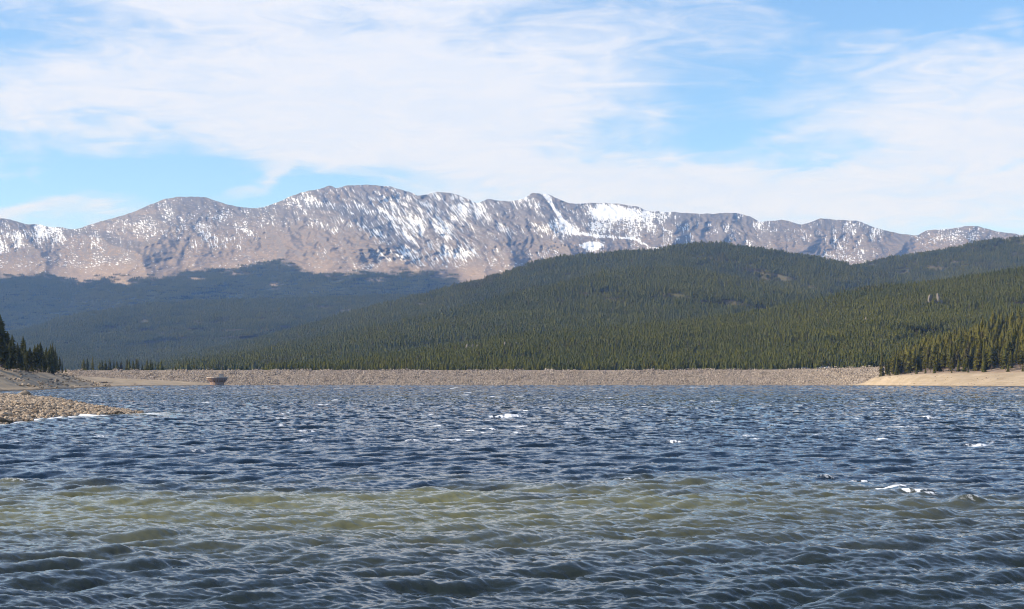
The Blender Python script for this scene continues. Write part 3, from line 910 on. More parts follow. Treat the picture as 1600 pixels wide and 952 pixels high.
def join_np(parts):
    """parts: [(verts, faces(k=3), tint, material index)] -> verts, faces, tint, mat"""
    V, Fc, T, M = [], [], [], []
    o = 0
    for v, f, tt, mi in parts:
        V.append(v); Fc.append(f + o); T.append(np.full(len(v), tt)); M.append(np.full(len(f), mi))
        o += len(v)
    return np.concatenate(V), np.concatenate(Fc), np.concatenate(T), np.concatenate(M)


def me_arrays(me):
    v = np.empty(len(me.vertices) * 3, np.float32); me.vertices.foreach_get('co', v)
    me.calc_loop_triangles()
    f = np.empty(len(me.loop_triangles) * 3, np.int32); me.loop_triangles.foreach_get('vertices', f)
    return v.reshape(-1, 3), f.reshape(-1, 3)


STONES = [me_arrays(stone_mesh('stone', 50 + i, MAT['cobble'], 0.62, 1)) for i in range(10)]


def stone_patch(name, seed, n, w, smin_, smax_, mat, sink=0.2):
    r = np.random.default_rng(seed)
    parts = []
    for i in range(n):
        v, f = STONES[r.integers(len(STONES))]
        s = smin_ + (smax_ - smin_) * r.random() ** 2.2
        a = r.uniform(0, 2 * np.pi)
        c, sn = math.cos(a), math.sin(a)
        tl = r.normal(0, 0.25)
        Rz = np.array([[c, -sn, 0], [sn, c, 0], [0, 0, 1]])
        Rx = np.array([[1, 0, 0], [0, math.cos(tl), -math.sin(tl)], [0, math.sin(tl), math.cos(tl)]])
        vv = (v * s) @ Rx.T @ Rz.T + np.array([r.uniform(-w, w), r.uniform(-w, w), s * (0.4 - sink)])
        parts.append((vv, f, r.random(), 0))
    V, Fc, T, M = join_np(parts)
    me = mesh_np(name, V, Fc, False)
    add_attr(me, 'tint', 'FLOAT', T)
    me.materials.append(mat)
    return bpy.data.objects.new(name, me)


_gn = {}


def scatter(name, pts, rots, scl, idx, protos, parent=None, label=None):
    """one mass of many alike pieces too small or too many to count"""
    key = protos[0].name
    coll = bpy.data.collections.new(name + '_pieces')
    for p in protos:
        coll.objects.link(p)
    g = bpy.data.node_groups.new(name + '_scatter', 'GeometryNodeTree')
    g.interface.new_socket('Geometry', in_out='INPUT', socket_type='NodeSocketGeometry')
    g.interface.new_socket('Geometry', in_out='OUTPUT', socket_type='NodeSocketGeometry')
    N = g.nodes
    gi, go = N.new('NodeGroupInput'), N.new('NodeGroupOutput')
    ip = N.new('GeometryNodeInstanceOnPoints')
    ci = N.new('GeometryNodeCollectionInfo')
    ci.inputs['Collection'].default_value = coll
    ci.inputs['Separate Children'].default_value = True
    ci.inputs['Reset Children'].default_value = True

    def na(nm, dt):
        a = N.new('GeometryNodeInputNamedAttribute'); a.data_type = dt; a.inputs['Name'].default_value = nm
        return a.outputs['Attribute']
    er = N.new('FunctionNodeEulerToRotation')
    L = g.links
    L.new(gi.outputs[0], ip.inputs['Points'])
    L.new(ci.outputs[0], ip.inputs['Instance'])
    ip.inputs['Pick Instance'].default_value = True
    L.new(na('idx', 'INT'), ip.inputs['Instance Index'])
    L.new(na('rot', 'FLOAT_VECTOR'), er.inputs[0])
    L.new(er.outputs[0], ip.inputs['Rotation'])
    L.new(na('scl', 'FLOAT_VECTOR'), ip.inputs['Scale'])
    L.new(ip.outputs[0], go.inputs[0])
    me = bpy.data.meshes.new(name)
    pts = np.asarray(pts, np.float32)
    me.vertices.add(len(pts))
    me.vertices.foreach_set('co', pts.ravel())
    add_attr(me, 'rot', 'FLOAT_VECTOR', rots)
    add_attr(me, 'scl', 'FLOAT_VECTOR', scl)
    add_attr(me, 'idx', 'INT', idx)
    o = link(bpy.data.objects.new(name, me), parent)
    md = o.modifiers.new('scatter', 'NODES')
    md.node_group = g
    tag(o, label, None, None, 'stuff')
    return o


def sheet_samples(V, n, r, keep=None):
    """n random points on a (rows, cols, 3) sheet, even by area; keep: (rows-1, cols-1) weights"""
    a = V[1:, :-1] - V[:-1, :-1]; b = V[:-1, 1:] - V[:-1, :-1]
    ar = np.linalg.norm(np.cross(a, b), axis=-1)
    if keep is not None:
        ar = ar * keep
    tot = ar.sum()
    pr = (ar / tot).ravel()
    c = r.choice(pr.size, n, p=pr)
    i, j = np.unravel_index(c, ar.shape)
    u, v = r.random(n)[:, None], r.random(n)[:, None]
    q = (V[i, j] * (1 - u) + V[i + 1, j] * u) * (1 - v) + (V[i, j + 1] * (1 - u) + V[i + 1, j + 1] * u) * v
    nr = np.cross(b[i, j], a[i, j])
    nr = nr / np.linalg.norm(nr, axis=-1, keepdims=True)
    nr = np.where(nr[:, 2:] < 0, -nr, nr)
    return q, nr, tot


# ------------------------------------------------------------------ the dam
CREST = [(-60, 580.5, 1425), (88, 580, 1405), (130, 579, 1398), (400, 578.6, 1386), (800, 578.6, 1376), (1150, 578, 1356), (1215, 577.5, 1346), (1300, 575.6, 1320), (1372, 573.6, 1285), (1425, 572, 1262)]


def dam():
    root = empty('dam', P(760, 602, 1365))
    base = Vector(root.location)
    px = np.linspace(-60, 1425, 280)
    yc = curve([(a, b) for a, b, c in CREST], px); D = curve([(a, c) for a, b, c in CREST], px)
    zc = CAM_H + D * (HY - yc) / F
    xc = D * (px - CX) / F
    run = 2.05
    def r_(off, z):
        return np.stack([xc * (1 - off / D), D - off, z], -1)
    face = np.stack([r_((zc + 4.0) * run, np.full_like(zc, -4.0)), r_(zc * run * 0.66, zc * 0.34), r_(zc * run * 0.33, zc * 0.67), r_(0 * D, zc),
                     r_(-6.5 + 0 * D, zc), r_(-6.5 - zc * 1.8, np.full_like(zc, -1.0))])
    # finer rows on the face
    rows = []
    for i in range(len(face) - 1):
        k = 6 if i < 3 else 2
        for j in range(k):
            rows.append(face[i] + (face[i + 1] - face[i]) * j / k)
    rows.append(face[-1])
    G = np.array(rows)
    G[1:17, :, 2] += 0.35 * fbm(G[1:17, :, 0] / 6, G[1:17, :, 1] / 6, 4)
    me = mesh_np('embankment', (G - np.array(base)).reshape(-1, 3), grid_faces(*G.shape[:2]))
    if me.polygons[2000].normal.z < 0:
        me.flip_normals()
    add_attr(me, 'tint', 'FLOAT', np.full(G.shape[0] * G.shape[1], 0.25))
    me.materials.append(MAT['riprap'])
    o = link(bpy.data.objects.new('embankment', me), root)
    # the crest road
    w = 0.004
    rd = np.stack([r_(-0.9 + 0 * D, zc + 0.03), r_(-5.8 + 0 * D, zc + 0.03)])
    me = mesh_np('crest_road', (rd - np.array(base)).reshape(-1, 3), grid_faces(2, len(px)))
    if me.polygons[5].normal.z < 0:
        me.flip_normals()
    me.materials.append(MAT['road'])
    link(bpy.data.objects.new('crest_road', me), root)
    # riprap laid over the upstream face
    r = np.random.default_rng(77)
    protos = [stone_patch('riprap_patch', 300 + i, 60, 4.2, 0.28, 0.85, MAT['riprap']) for i in range(6)]
    q, nr, tot = sheet_samples(G[3:18], 1500, r)
    rot = np.stack([np.arctan2(-nr[:, 1], nr[:, 2]), np.arcsin(np.clip(nr[:, 0], -1, 1)), r.choice([0, np.pi / 2, np.pi, 1.5 * np.pi], len(q))], -1)
    # spin about the patch's own normal first: use quaternions
    for i in range(len(q)):
        n = Vector(nr[i]); e = (n.to_track_quat('Z', 'Y').to_matrix() @ Matrix.Rotation(rot[i, 2], 3, 'Z')).to_euler()
        rot[i] = e[:]
    s = r.uniform(0.8, 1.15, len(q))
    scatter('riprap', q - np.array(base), rot, np.stack([s, s, s], -1), r.integers(0, 6, len(q)), protos, root)
    tag(root, 'long low rockfill dam faced with pale riprap across the far end of the lake', 'dam')
    return G


DAM = dam()

# ------------------------------------------------------------------ spillway intake


def lathe(name, prof, n, mat, parent, loc=(0, 0, 0), smooth=False, sx=1.0, sy=1.0, closed=True):
    V, Fc = [], []
    for (rr, z) in prof:
        for i in range(n):
            a = 2 * math.pi * (i + 0.5) / n
            V.append((rr * math.cos(a) * sx, rr * math.sin(a) * sy, z))
    for j in range(len(prof) - 1):
        for i in range(n):
            k = (i + 1) % n
            Fc.append((j * n + i, j * n + k, (j + 1) * n + k, (j + 1) * n + i))
    me = bpy.data.meshes.new(name)
    fs = [tuple(f) for f in Fc]
    if closed:
        fs.append(tuple(range(n - 1, -1, -1)))
        fs.append(tuple((len(prof) - 1) * n + i for i in range(n)))
    me.from_pydata(V, [], fs)
    for p in me.polygons:
        p.use_smooth = smooth
    me.materials.append(mat)
    o = bpy.data.objects.new(name, me)
    o.location = loc
    return link(o, parent)


def box(name, size, loc, mat, parent, bevel=0.03, rot=(0, 0, 0)):
    import bmesh
    bm = bmesh.new()
    bmesh.ops.create_cube(bm, size=1.0)
    bmesh.ops.scale(bm, vec=size, verts=bm.verts)
    if bevel:
        bmesh.ops.bevel(bm, geom=bm.edges, offset=bevel, segments=2, affect='EDGES')
    me = bpy.data.meshes.new(name)
    bm.to_mesh(me); bm.free()
    me.materials.append(mat)
    o = bpy.data.objects.new(name, me)
    o.location = loc; o.rotation_euler = rot
    return link(o, parent)


ip = P(339.5, 597.0, 1322)
it = empty('spillway_intake', (ip.x, ip.y, ip.z))
it.scale = (1.07, 1.07, 0.9)
lathe('bowl', [(5.2, -5.0), (5.6, 0.0), (6.6, 1.2), (7.4, 2.6), (7.8, 3.7), (7.15, 3.7), (6.4, 1.6), (6.0, 1.4)], 20, MAT['concrete'], it)
lathe('rim', [(7.85, 3.55), (8.15, 3.6), (8.15, 4.55), (7.3, 4.55), (7.2, 3.6)], 20, MAT['pale_concrete'], it)
lathe('deck', [(7.15, 3.5), (7.15, 3.75), (0.4, 3.95), (0.4, 3.9)], 20, MAT['pale_concrete'], it)
for k in range(10):
    a = 2 * math.pi * k / 10
    b = box('rib', (0.5, 0.7, 3.6), (6.9 * math.cos(a), 6.9 * math.sin(a), 1.75), MAT['concrete'], it, 0.05, (0, 0.42, a))
hut = box('gate_house', (3.0, 3.0, 3.3), (3.1, 0, 5.5), MAT['steel'], it, 0.06)
box('roof', (3.5, 3.5, 0.25), (0, 0, 1.77), MAT['pale_concrete'], hut, 0.04)
box('door', (0.1, 1.0, 2.0), (-1.53, 0.2, -0.6), MAT['grey_paint'], hut, 0.01)
box('frame_post', (0.28, 0.28, 2.3), (5.6, -0.4, 5.0), MAT['pale_concrete'], it, 0.03, (0, -0.35, 0))
for k in range(14):
    a = 2 * math.pi * k / 14
    box('rail_post', (0.08, 0.08, 1.05), (7.6 * math.cos(a), 7.6 * math.sin(a), 5.05), MAT['steel'], it, 0)
tag(it, 'round flaring concrete spillway intake with a small gate house at the dam foot', 'spillway intake')

# ------------------------------------------------------------------ cars parked on the dam crest


def car(px, paint, rz, L, boxy, label):
    D = float(curve([(a, c) for a, b, c in CREST], px)) + 2.2
    yc = float(curve([(a, b) for a, b, c in CREST], px))
    z = CAM_H + (D - 2.2) * (HY - yc) / F + 0.03
    root = empty('parked_car', (D * (px - CX) / F, D, z), rz)
    hl = L / 2
    prof = [(-hl, 0.42), (-hl, 0.85), (-hl + 0.25, 0.98), (-hl + 1.1, 1.05), (hl - 0.25, 1.03), (hl, 0.9), (hl, 0.42)]
    cab = [(-hl + 1.0, 1.0), (-hl + 1.75, 1.62), (hl - (0.35 if boxy else 0.9), 1.64), (hl - 0.12, 1.0)]

    def ext(name, pr, w, mat, par, wt=None):
        wt = wt or w
        zmin, zmax = min(p[1] for p in pr), max(p[1] for p in pr)
        V = []
        for s in (-1, 1):
            for (x, zz) in pr:
                V.append((x, s * (w + (wt - w) * (zz - zmin) / (zmax - zmin)) / 2, zz))
        n = len(pr)
        fs = [tuple(range(n)), tuple(range(2 * n - 1, n - 1, -1))] + [(i, n + i, n + (i + 1) % n, (i + 1) % n) for i in range(n)]
        me = bpy.data.meshes.new(name); me.from_pydata(V, [], fs); me.materials.append(mat)
        return link(bpy.data.objects.new(name, me), par)
    ext('body', prof, 1.82, paint, root)
    ext('window', cab, 1.74, MAT['glass'], root, 1.34)
    box('roof', (hl * 2 - (2.3 if boxy else 2.85), 1.32, 0.08), ((0.5 if boxy else 0.25), 0, 1.66), paint, root, 0.02)
    for sx in (-hl + 0.85, hl - 0.85):
        for sy in (-0.82, 0.82):
            w = lathe('wheel', [(0.20, -0.11), (0.34, -0.11), (0.34, 0.11), (0.20, 0.11)], 14, MAT['rubber'], root, (sx, sy, 0.36))
            w.rotation_euler = (R(90), 0, 0)
            lathe('rim', [(0.02, -0.12), (0.2, -0.115), (0.2, 0.115), (0.02, 0.12)], 10, MAT['steel'], w)
    for sy in (-0.62, 0.62):
        box('headlight', (0.05, 0.34, 0.16), (-hl - 0.01, sy, 0.76), MAT['white_paint'], root, 0.01)
        box('tail_light', (0.05, 0.22, 0.2), (hl + 0.01, sy, 0.8), MAT['driftwood'], root, 0.01)
    tag(root, label, 'car', 'cars parked on the dam crest')


car(1257, MAT['grey_paint'], R(8), 4.9, True, 'dark grey car parked on the dam crest, first of three from the left')
car(1284.5, MAT['green_paint'], R(6), 4.6, False, 'greenish grey car parked on the dam crest behind the white one')
car(1292.5, MAT['white_paint'], R(9), 4.4, True, 'white car parked on the dam crest, nearest the conifers')

# ------------------------------------------------------------------ trees


def conifer(seed, h, r, start, whorls, per, style='spruce', fine=1):
    """crown as ragged drooping sprays in whorls; returns crown verts, faces and trunk verts, faces"""
    g = random.Random(seed)
    V, Fc = [], []
    z0 = h * start
    lean = Vector((g.uniform(-0.02, 0.02), g.uniform(-0.02, 0.02), 0)) * h
    # the leafy body: ragged tiers, so that a crown has a lit and a shaded side
    nt = 4 if fine == 0 else 5
    body = 1.0 if fine == 0 else 0.8
    for k in range(nt):
        f0 = k / nt; f1 = min(1.0, (k + 1.75) / nt)
        fm = f0 if style == 'spruce' else 0.5 * (f0 + f1)
        if style == 'spruce':
            rad = r * (1 - f0) ** 0.85
        else:
            rad = r * (0.35 + 0.75 * math.sin(math.pi * (0.22 + 0.6 * f0))) * (1 - f0 ** 3)
        m_ = 7
        i0 = len(V)
        V.append(Vector((lean.x * f1, lean.y * f1, z0 + (h - z0) * f1)))
        a0 = g.uniform(0, 6.28)
        for i in range(m_):
            a = a0 + 6.283 * (i + g.uniform(-0.25, 0.25)) / m_
            rr = rad * body * g.uniform(0.62, 1.2)
            V.append(Vector((lean.x * f0 + rr * math.cos(a), lean.y * f0 + rr * math.sin(a), z0 + (h - z0) * (f0 + g.uniform(-0.07, 0.05)))))
        for i in range(m_):
            Fc.append((i0, i0 + 1 + i, i0 + 1 + (i + 1) % m_))
    if fine == 0:
        whorls, per = max(3, whorls // 3), max(4, per - 1)
    for w in range(whorls):
        f = (w + g.uniform(-0.3, 0.3)) / whorls
        f = min(max(f, 0), 0.985)
        z = z0 + (h - z0) * f
        if style == 'spruce':
            rad = r * (1 - f) ** 0.85 + 0.12
            droop = 0.42
        else:                                   # lodgepole pine: narrow, widest above the middle, open below
            rad = r * (0.55 + 0.75 * math.sin(math.pi * (0.18 + 0.72 * f)) ) * (1 - f ** 4) * 0.85 + 0.12
            droop = 0.12
        c = lean * f
        a0 = g.uniform(0, 6.28)
        for b in range(per):
            if g.random() < (0.10 if style == 'spruce' else 0.2):
                continue
            a = a0 + 6.283 * (b + g.uniform(-0.35, 0.35)) / per
            L = rad * g.uniform(0.6, 1.18)
            d = Vector((math.cos(a), math.sin(a), 0)); s = Vector((-math.sin(a), math.cos(a), 0))
            zz = z + g.uniform(-0.3, 0.3) * (h - z0) / whorls
            o = Vector((c.x, c.y, zz))
            dz = -droop * L * g.uniform(0.5, 1.4)
            wd = L * g.uniform(0.28, 0.46)
            tip = o + d * L + Vector((0, 0, dz))
            mid = o + d * L * 0.55 + Vector((0, 0, dz * 0.35 + 0.10 * L))
            tw = g.uniform(-0.3, 0.3) * wd
            l1 = mid + s * wd + Vector((0, 0, -0.30 * wd + tw)); r1 = mid - s * wd + Vector((0, 0, -0.30 * wd - tw))
            k = len(V)
            if fine == 0:
                V += [o + Vector((0, 0, 0.25 * L)), l1, tip, r1]
                Fc += [(k, k + 1, k + 2), (k, k + 2, k + 3)]
            else:
                l2 = o + d * L * 0.85 + s * wd * 0.62 + Vector((0, 0, dz * 0.9 - 0.1 * wd)); r2 = o + d * L * 0.8 - s * wd * 0.66 + Vector((0, 0, dz * 0.9 - 0.1 * wd))
                n1 = o + d * L * 0.68 + s * wd * 0.35 + Vector((0, 0, dz * 0.6)); n2 = o + d * L * 0.66 - s * wd * 0.32 + Vector((0, 0, dz * 0.6))
                hang = mid + Vector((0, 0, -0.28 * L))
                V += [o + Vector((0, 0, 0.12 * L)), l1, n1, l2, tip, r2, n2, r1, hang]
                Fc += [(k, k + 1, k + 2), (k, k + 2, k + 4), (k + 2, k + 3, k + 4), (k, k + 4, k + 6), (k + 6, k + 4, k + 5), (k, k + 6, k + 7), (k, k + 8, k + 4)]
    # leader
    k = len(V)
    top = Vector((lean.x, lean.y, h))
    V += [top, top + Vector((0.16, 0, -0.09 * h)), top + Vector((-0.1, 0.14, -0.09 * h)), top + Vector((-0.1, -0.14, -0.09 * h))]
    Fc += [(k, k + 1, k + 2), (k, k + 2, k + 3), (k, k + 3, k + 1)]
    # trunk
    n = 7
    TV, TF = [], []
    rb = 0.011 * h + 0.05
    for j, f in enumerate((-0.06, 0.0, 0.02, 0.3, 0.65, 0.95)):
        rr = rb * (1.35 if f < 0.01 else 1.0) * (1 - f) + 0.02
        for i in range(n):
            a = 6.283 * i / n
            TV.append(Vector((lean.x * f + rr * math.cos(a), lean.y * f + rr * math.sin(a), h * f)))
    for j in range(5):
        for i in range(n):
            a, b = j * n + i, j * n + (i + 1) % n
            TF += [(a, b, b + n), (a, b + n, a + n)]
    # a few bare limbs under the crown
    for q in range(6):
        f = start * g.uniform(0.45, 1.0) + 0.02
        a = g.uniform(0, 6.28); L = r * g.uniform(0.3, 0.7)
        d = Vector((math.cos(a), math.sin(a), -0.15)); o = Vector((lean.x * f, lean.y * f, h * f))
        k = len(TV)
        s = Vector((-math.sin(a), math.cos(a), 0)) * 0.035
        TV += [o + s, o - s, o + Vector((0, 0, 0.07)), o + d * L]
        TF += [(k, k + 1, k + 3), (k + 1, k + 2, k + 3), (k + 2, k, k + 3)]
    A = lambda q: np.array([tuple(v) for v in q], np.float32)
    return A(V), np.array(Fc, np.int32), A(TV), np.array(TF, np.int32)


def tree_protos(kind, mat, n, seed, hs, rs, start, whorls, per, style):
    out = []
    for i in range(n):
        g = random.Random(seed + i)
        h = g.uniform(*hs)
        cv, cf, tv, tf = conifer(seed * 31 + i, h, g.uniform(*rs) * h, g.uniform(*start), whorls, per, style)
        mc = mesh_np(kind + '_crown', cv, cf, False)
        add_attr(mc, 'tint', 'FLOAT', np.full(len(cv), g.random()))
        mc.materials.append(mat)
        mt = mesh_np(kind + '_trunk', tv, tf, True)
        mt.materials.append(MAT['bark'])
        out.append((mc, mt, h))
    return out


PINES_R = tree_protos('pine', MAT['near_needles'], 9, 100, (14, 17), (0.12, 0.17), (0.10, 0.28), 20, 8, 'pine')
SPRUCE_R = tree_protos('spruce', MAT['near_needles'], 6, 140, (14, 17), (0.13, 0.18), (0.02, 0.10), 22, 9, 'spruce')
PINES_L = tree_protos('pine', MAT['dark_needles'], 8, 180, (14, 17), (0.10, 0.15), (0.12, 0.3), 24, 9, 'pine')
SPRUCE_L = tree_protos('spruce', MAT['dark_needles'], 6, 220, (14, 17), (0.14, 0.19), (0.03, 0.1), 26, 9, 'spruce')


def tree(proto, x, y, z, h, name, label, group, rz=None, wide=1.0):
    mc, mt, h0 = proto
    s = h / h0
    root = empty(name, (x, y, z), random.uniform(0, 6.28) if rz is None else rz)
    root.scale = (s * wide, s * wide, s)
    link(bpy.data.objects.new('crown', mc), root)
    link(bpy.data.objects.new('trunk', mt), root)
    tag(root, label, 'tree', group)
    return root


# left shore: (px, top py, depth)
LEFT = [(-62, 478, 640), (-40, 492, 650), (-24, 480, 640), (-12, 505, 665), (2, 490, 640), (4, 502, 690), (11, 516, 655), (14, 528, 700), (-4, 520, 720), (20, 521, 720), (22, 538, 690), (27, 534, 730), (31, 540, 700), (36, 524, 745), (39, 530, 720), (33, 545, 760), (43, 545, 735), (47, 541, 760), (50, 552, 730),
        (55, 538, 770), (58, 536, 800), (62, 533, 765), (65, 545, 780), (68, 548, 800), (72, 541, 790), (76, 543, 820), (79, 536, 800), (82, 534, 820), (86, 539, 835), (84, 552, 800), (89, 550, 845), (93, 556, 850), (60, 556, 745), (52, 560, 720), (44, 556, 700), (36, 560, 690), (28, 562, 670), (17, 555, 660), (8, 548, 650), (-8, 548, 640), (-24, 530, 640), (70, 560, 770), (66, 566, 760), (97, 560, 858)]
for _ in range(34):
    _p = random.uniform(-45, 93)
    LEFT.append((_p, float(np.interp(_p, [-45, 0, 20, 40, 60, 80, 93], [500, 515, 534, 543, 548, 550, 562])) + random.uniform(0, 16), 0))
BASE_Y = [(-80, 570), (-30, 574), (0, 577), (30, 580), (60, 583), (80, 584), (97, 583), (110, 584)]
lbl_l = 'dark olive conifer packed into the grove on the left shore bank'
sp_l = {0: ('tallest dark conifer cut by the left edge of the left shore grove', None)}
for i, (px, ty, D) in enumerate(LEFT):
    by = float(curve(BASE_Y, px)) - random.uniform(0, 3.5)
    cand = []
    for D in range(560, 1010, 6):
        z = drop(D * (px - CX) / F, D, ['shore_bank'])
        if z is not None:
            cand.append((HY - (z - CAM_H) * F / D, D, z))
    good = [c for c in cand if c[0] <= by]
    _y, D, z = min(good, key=lambda c: c[1]) if good else min(cand)
    x = D * (px - CX) / F
    h = max(CAM_H + D * (HY - ty) / F - z, 4.0)
    pr = random.choice(PINES_L + SPRUCE_L[:3])
    lb = lbl_l
    if (px, ty) == (2, 490): lb = 'tall ragged conifer rising highest at the left edge of the photo'
    if (px, ty) == (97, 560): lb = 'thin sparse conifer at the outer end of the left shore grove'
    if (px, ty) == (36, 524): lb = 'brownish tall pine standing above its neighbours in the left shore grove'
    if (px, ty) == (82, 534): lb = 'tall thick conifer near the outer end of the left shore grove'
    tree(pr, x, D, z - 0.15, h, 'conifer_tree', lb, 'conifers of the left shore grove', wide=0.55 if px == 97 else random.uniform(0.85, 1.15))
# young pine at the outer end of that grove
D = 905
x = D * (103 - CX) / F
tree(SPRUCE_R[1], x, D, drop(x, D, ['shore_bank']) - 0.1, 4.6, 'young_conifer', 'short bushy young pine alone on the sand beyond the left grove', None, wide=1.3)

# row behind the dam: (px, top py)
ROW = [(131, 560), (136.5, 558), (145, 556, 0.6), (156, 564), (159, 561), (165, 562), (171, 559), (178, 565), (183, 563), (189, 564), (198, 560), (203, 561), (209, 562), (213, 560), (215.5, 561.5), (222, 570), (230, 559), (235, 560), (238, 565), (246, 566), (251, 562.5), (254, 568), (269, 572), (274, 570), (284, 573), (303, 569), (308, 574)]
ordn = ['first', 'second', 'third', 'fourth', 'fifth', 'sixth', 'seventh', 'eighth', 'ninth', 'tenth', 'eleventh', 'twelfth', 'thirteenth', 'fourteenth', 'fifteenth', 'sixteenth', 'seventeenth', 'eighteenth', 'nineteenth', 'twentieth']
ordn += ['twenty-first', 'twenty-second', 'twenty-third', 'twenty-fourth', 'twenty-fifth', 'twenty-sixth', 'twenty-seventh']
for i, q in enumerate(ROW):
    D = 1440 + random.uniform(-6, 10)
    x = D * (q[0] - CX) / F
    z = 2.0
    h = CAM_H + D * (HY - q[1]) / F - z
    if i == 2: lb = 'slender spire-like conifer, tallest of the row behind the dam'
    elif i == len(ROW) - 2: lb = 'small dark conifer standing apart near the end of the row behind the dam'
    else: lb = ordn[i] + ' conifer from the left in the row behind the dam'
    tree(random.choice(SPRUCE_R + SPRUCE_L), x, D, z, h, 'conifer_tree', lb, 'conifers in the row behind the dam', wide=(0.9 if len(q) > 2 else random.uniform(1.3, 1.8)))

# right shore stand: the front ranks one by one
r = np.random.default_rng(5)
stand = []


def stand_ok(x, y, gap):
    return all((x - a) ** 2 + (y - b) ** 2 > gap * gap for a, b in stand)


def plant(px, D, h, name='conifer_tree', label='olive green conifer in the dense stand above the beach on the right', wide=None, pr=None):
    x = D * (px - CX) / F
    z = drop(x, D, ['wooded_bank', 'beach'])
    if z is None:
        return False
    stand.append((x, D))
    tree(pr or random.choice(PINES_R + PINES_R + SPRUCE_R), x, D, z - 0.2, h, name, label, 'conifers of the right shore stand', wide=wide or random.uniform(0.85, 1.25))
    return True


plant(1378, 1236, 21.0, label='dark bushy spruce at the left end of the stand beside the dam', wide=1.1, pr=SPRUCE_R[0])
plant(1401, 1206, 13.5, label='dark cone-shaped spruce on the beach edge near the dam end', wide=1.1, pr=SPRUCE_R[2])
plant(1390, 1216, 5.5, 'young_conifer', 'small yellowish young conifer between two dark spruces at the beach edge', 1.5, SPRUCE_R[3])
for px, h in ((1432, 8.5), (1446, 4.5), (1460, 7.0), (1513, 6.0), (1487, 3.8), (1538, 9.5), (1575, 7.0), (1598, 5.0)):
    D = float(np.interp(px, [a for a, b in bt], [b for a, b in bt])) + 10
    plant(px, D, h, 'young_conifer', 'small young conifer at the sandy edge in front of the tall stand', 1.3, random.choice(SPRUCE_R))
tries = 0
while len(stand) < 200 and tries < 9000:
    tries += 1
    px = r.uniform(1385, 1660)
    D0 = float(np.interp(px, [a for a, b in bt], [b for a, b in bt])) + 16
    D = D0 + 120 * r.random() ** 1.3
    x = D * (px - CX) / F
    if not stand_ok(x, D, 3.4):
        continue
    ramp = min(1.0, (px - 1372) / 30)
    if D < D0 + 14:
        plant(px, D, r.uniform(10.5, 18) * (0.75 + 0.25 * ramp), label='olive conifer in the front rank of the right stand, rooted at the sand edge')
    else:
        plant(px, D, r.uniform(11.5, 19.5) * (0.75 + 0.25 * ramp), label='conifer inside the right shore stand behind its front rank')

# ------------------------------------------------------------------ the woods: trees past counting


def clump(name, seed, n, w, h, detail, mat, style_mix=0.5, sink=3.0):
    g = random.Random(seed)
    parts = []
    spots = []
    for i in range(n):
        for _ in range(40):
            p = (g.uniform(-w, w), g.uniform(-w, w))
            if all((p[0] - a) ** 2 + (p[1] - b) ** 2 > (0.9 * w / math.sqrt(n)) ** 2 for a, b in spots):
                break
        spots.append(p)
        hh = h * (g.uniform(0.45, 1.05) if g.random() > 0.08 else g.uniform(1.15, 1.4))
        st = 'spruce' if g.random() < style_mix else 'pine'
        cv, cf, tv, tf = conifer(seed * 97 + i, hh, hh * g.uniform(0.13, 0.18), g.uniform(0.06, 0.2), detail[0], detail[1], st, 0 if detail[2] == 0 else 1)
        off = np.array([p[0], p[1], 0])
        tt = g.random()
        parts.append((cv + off, cf, tt, 0))
        # stem, let a little into the slope
        v = np.array([[0.16, 0, -sink], [-0.1, 0.14, -sink], [-0.1, -0.14, -sink], [0, 0, hh * 0.8]], np.float32) * np.array([1.3, 1.3, 1])
        parts.append((v + off, np.array([[0, 1, 3], [1, 2, 3], [2, 0, 3]]), tt, 1))
    V, Fc, T, M = join_np(parts)
    me = mesh_np(name, V, Fc, False)
    add_attr(me, 'tint', 'FLOAT', T)
    me.materials.append(mat); me.materials.append(MAT['bark'])
    me.polygons.foreach_set('material_index', M.astype(np.int32))
    return bpy.data.objects.new(name, me)


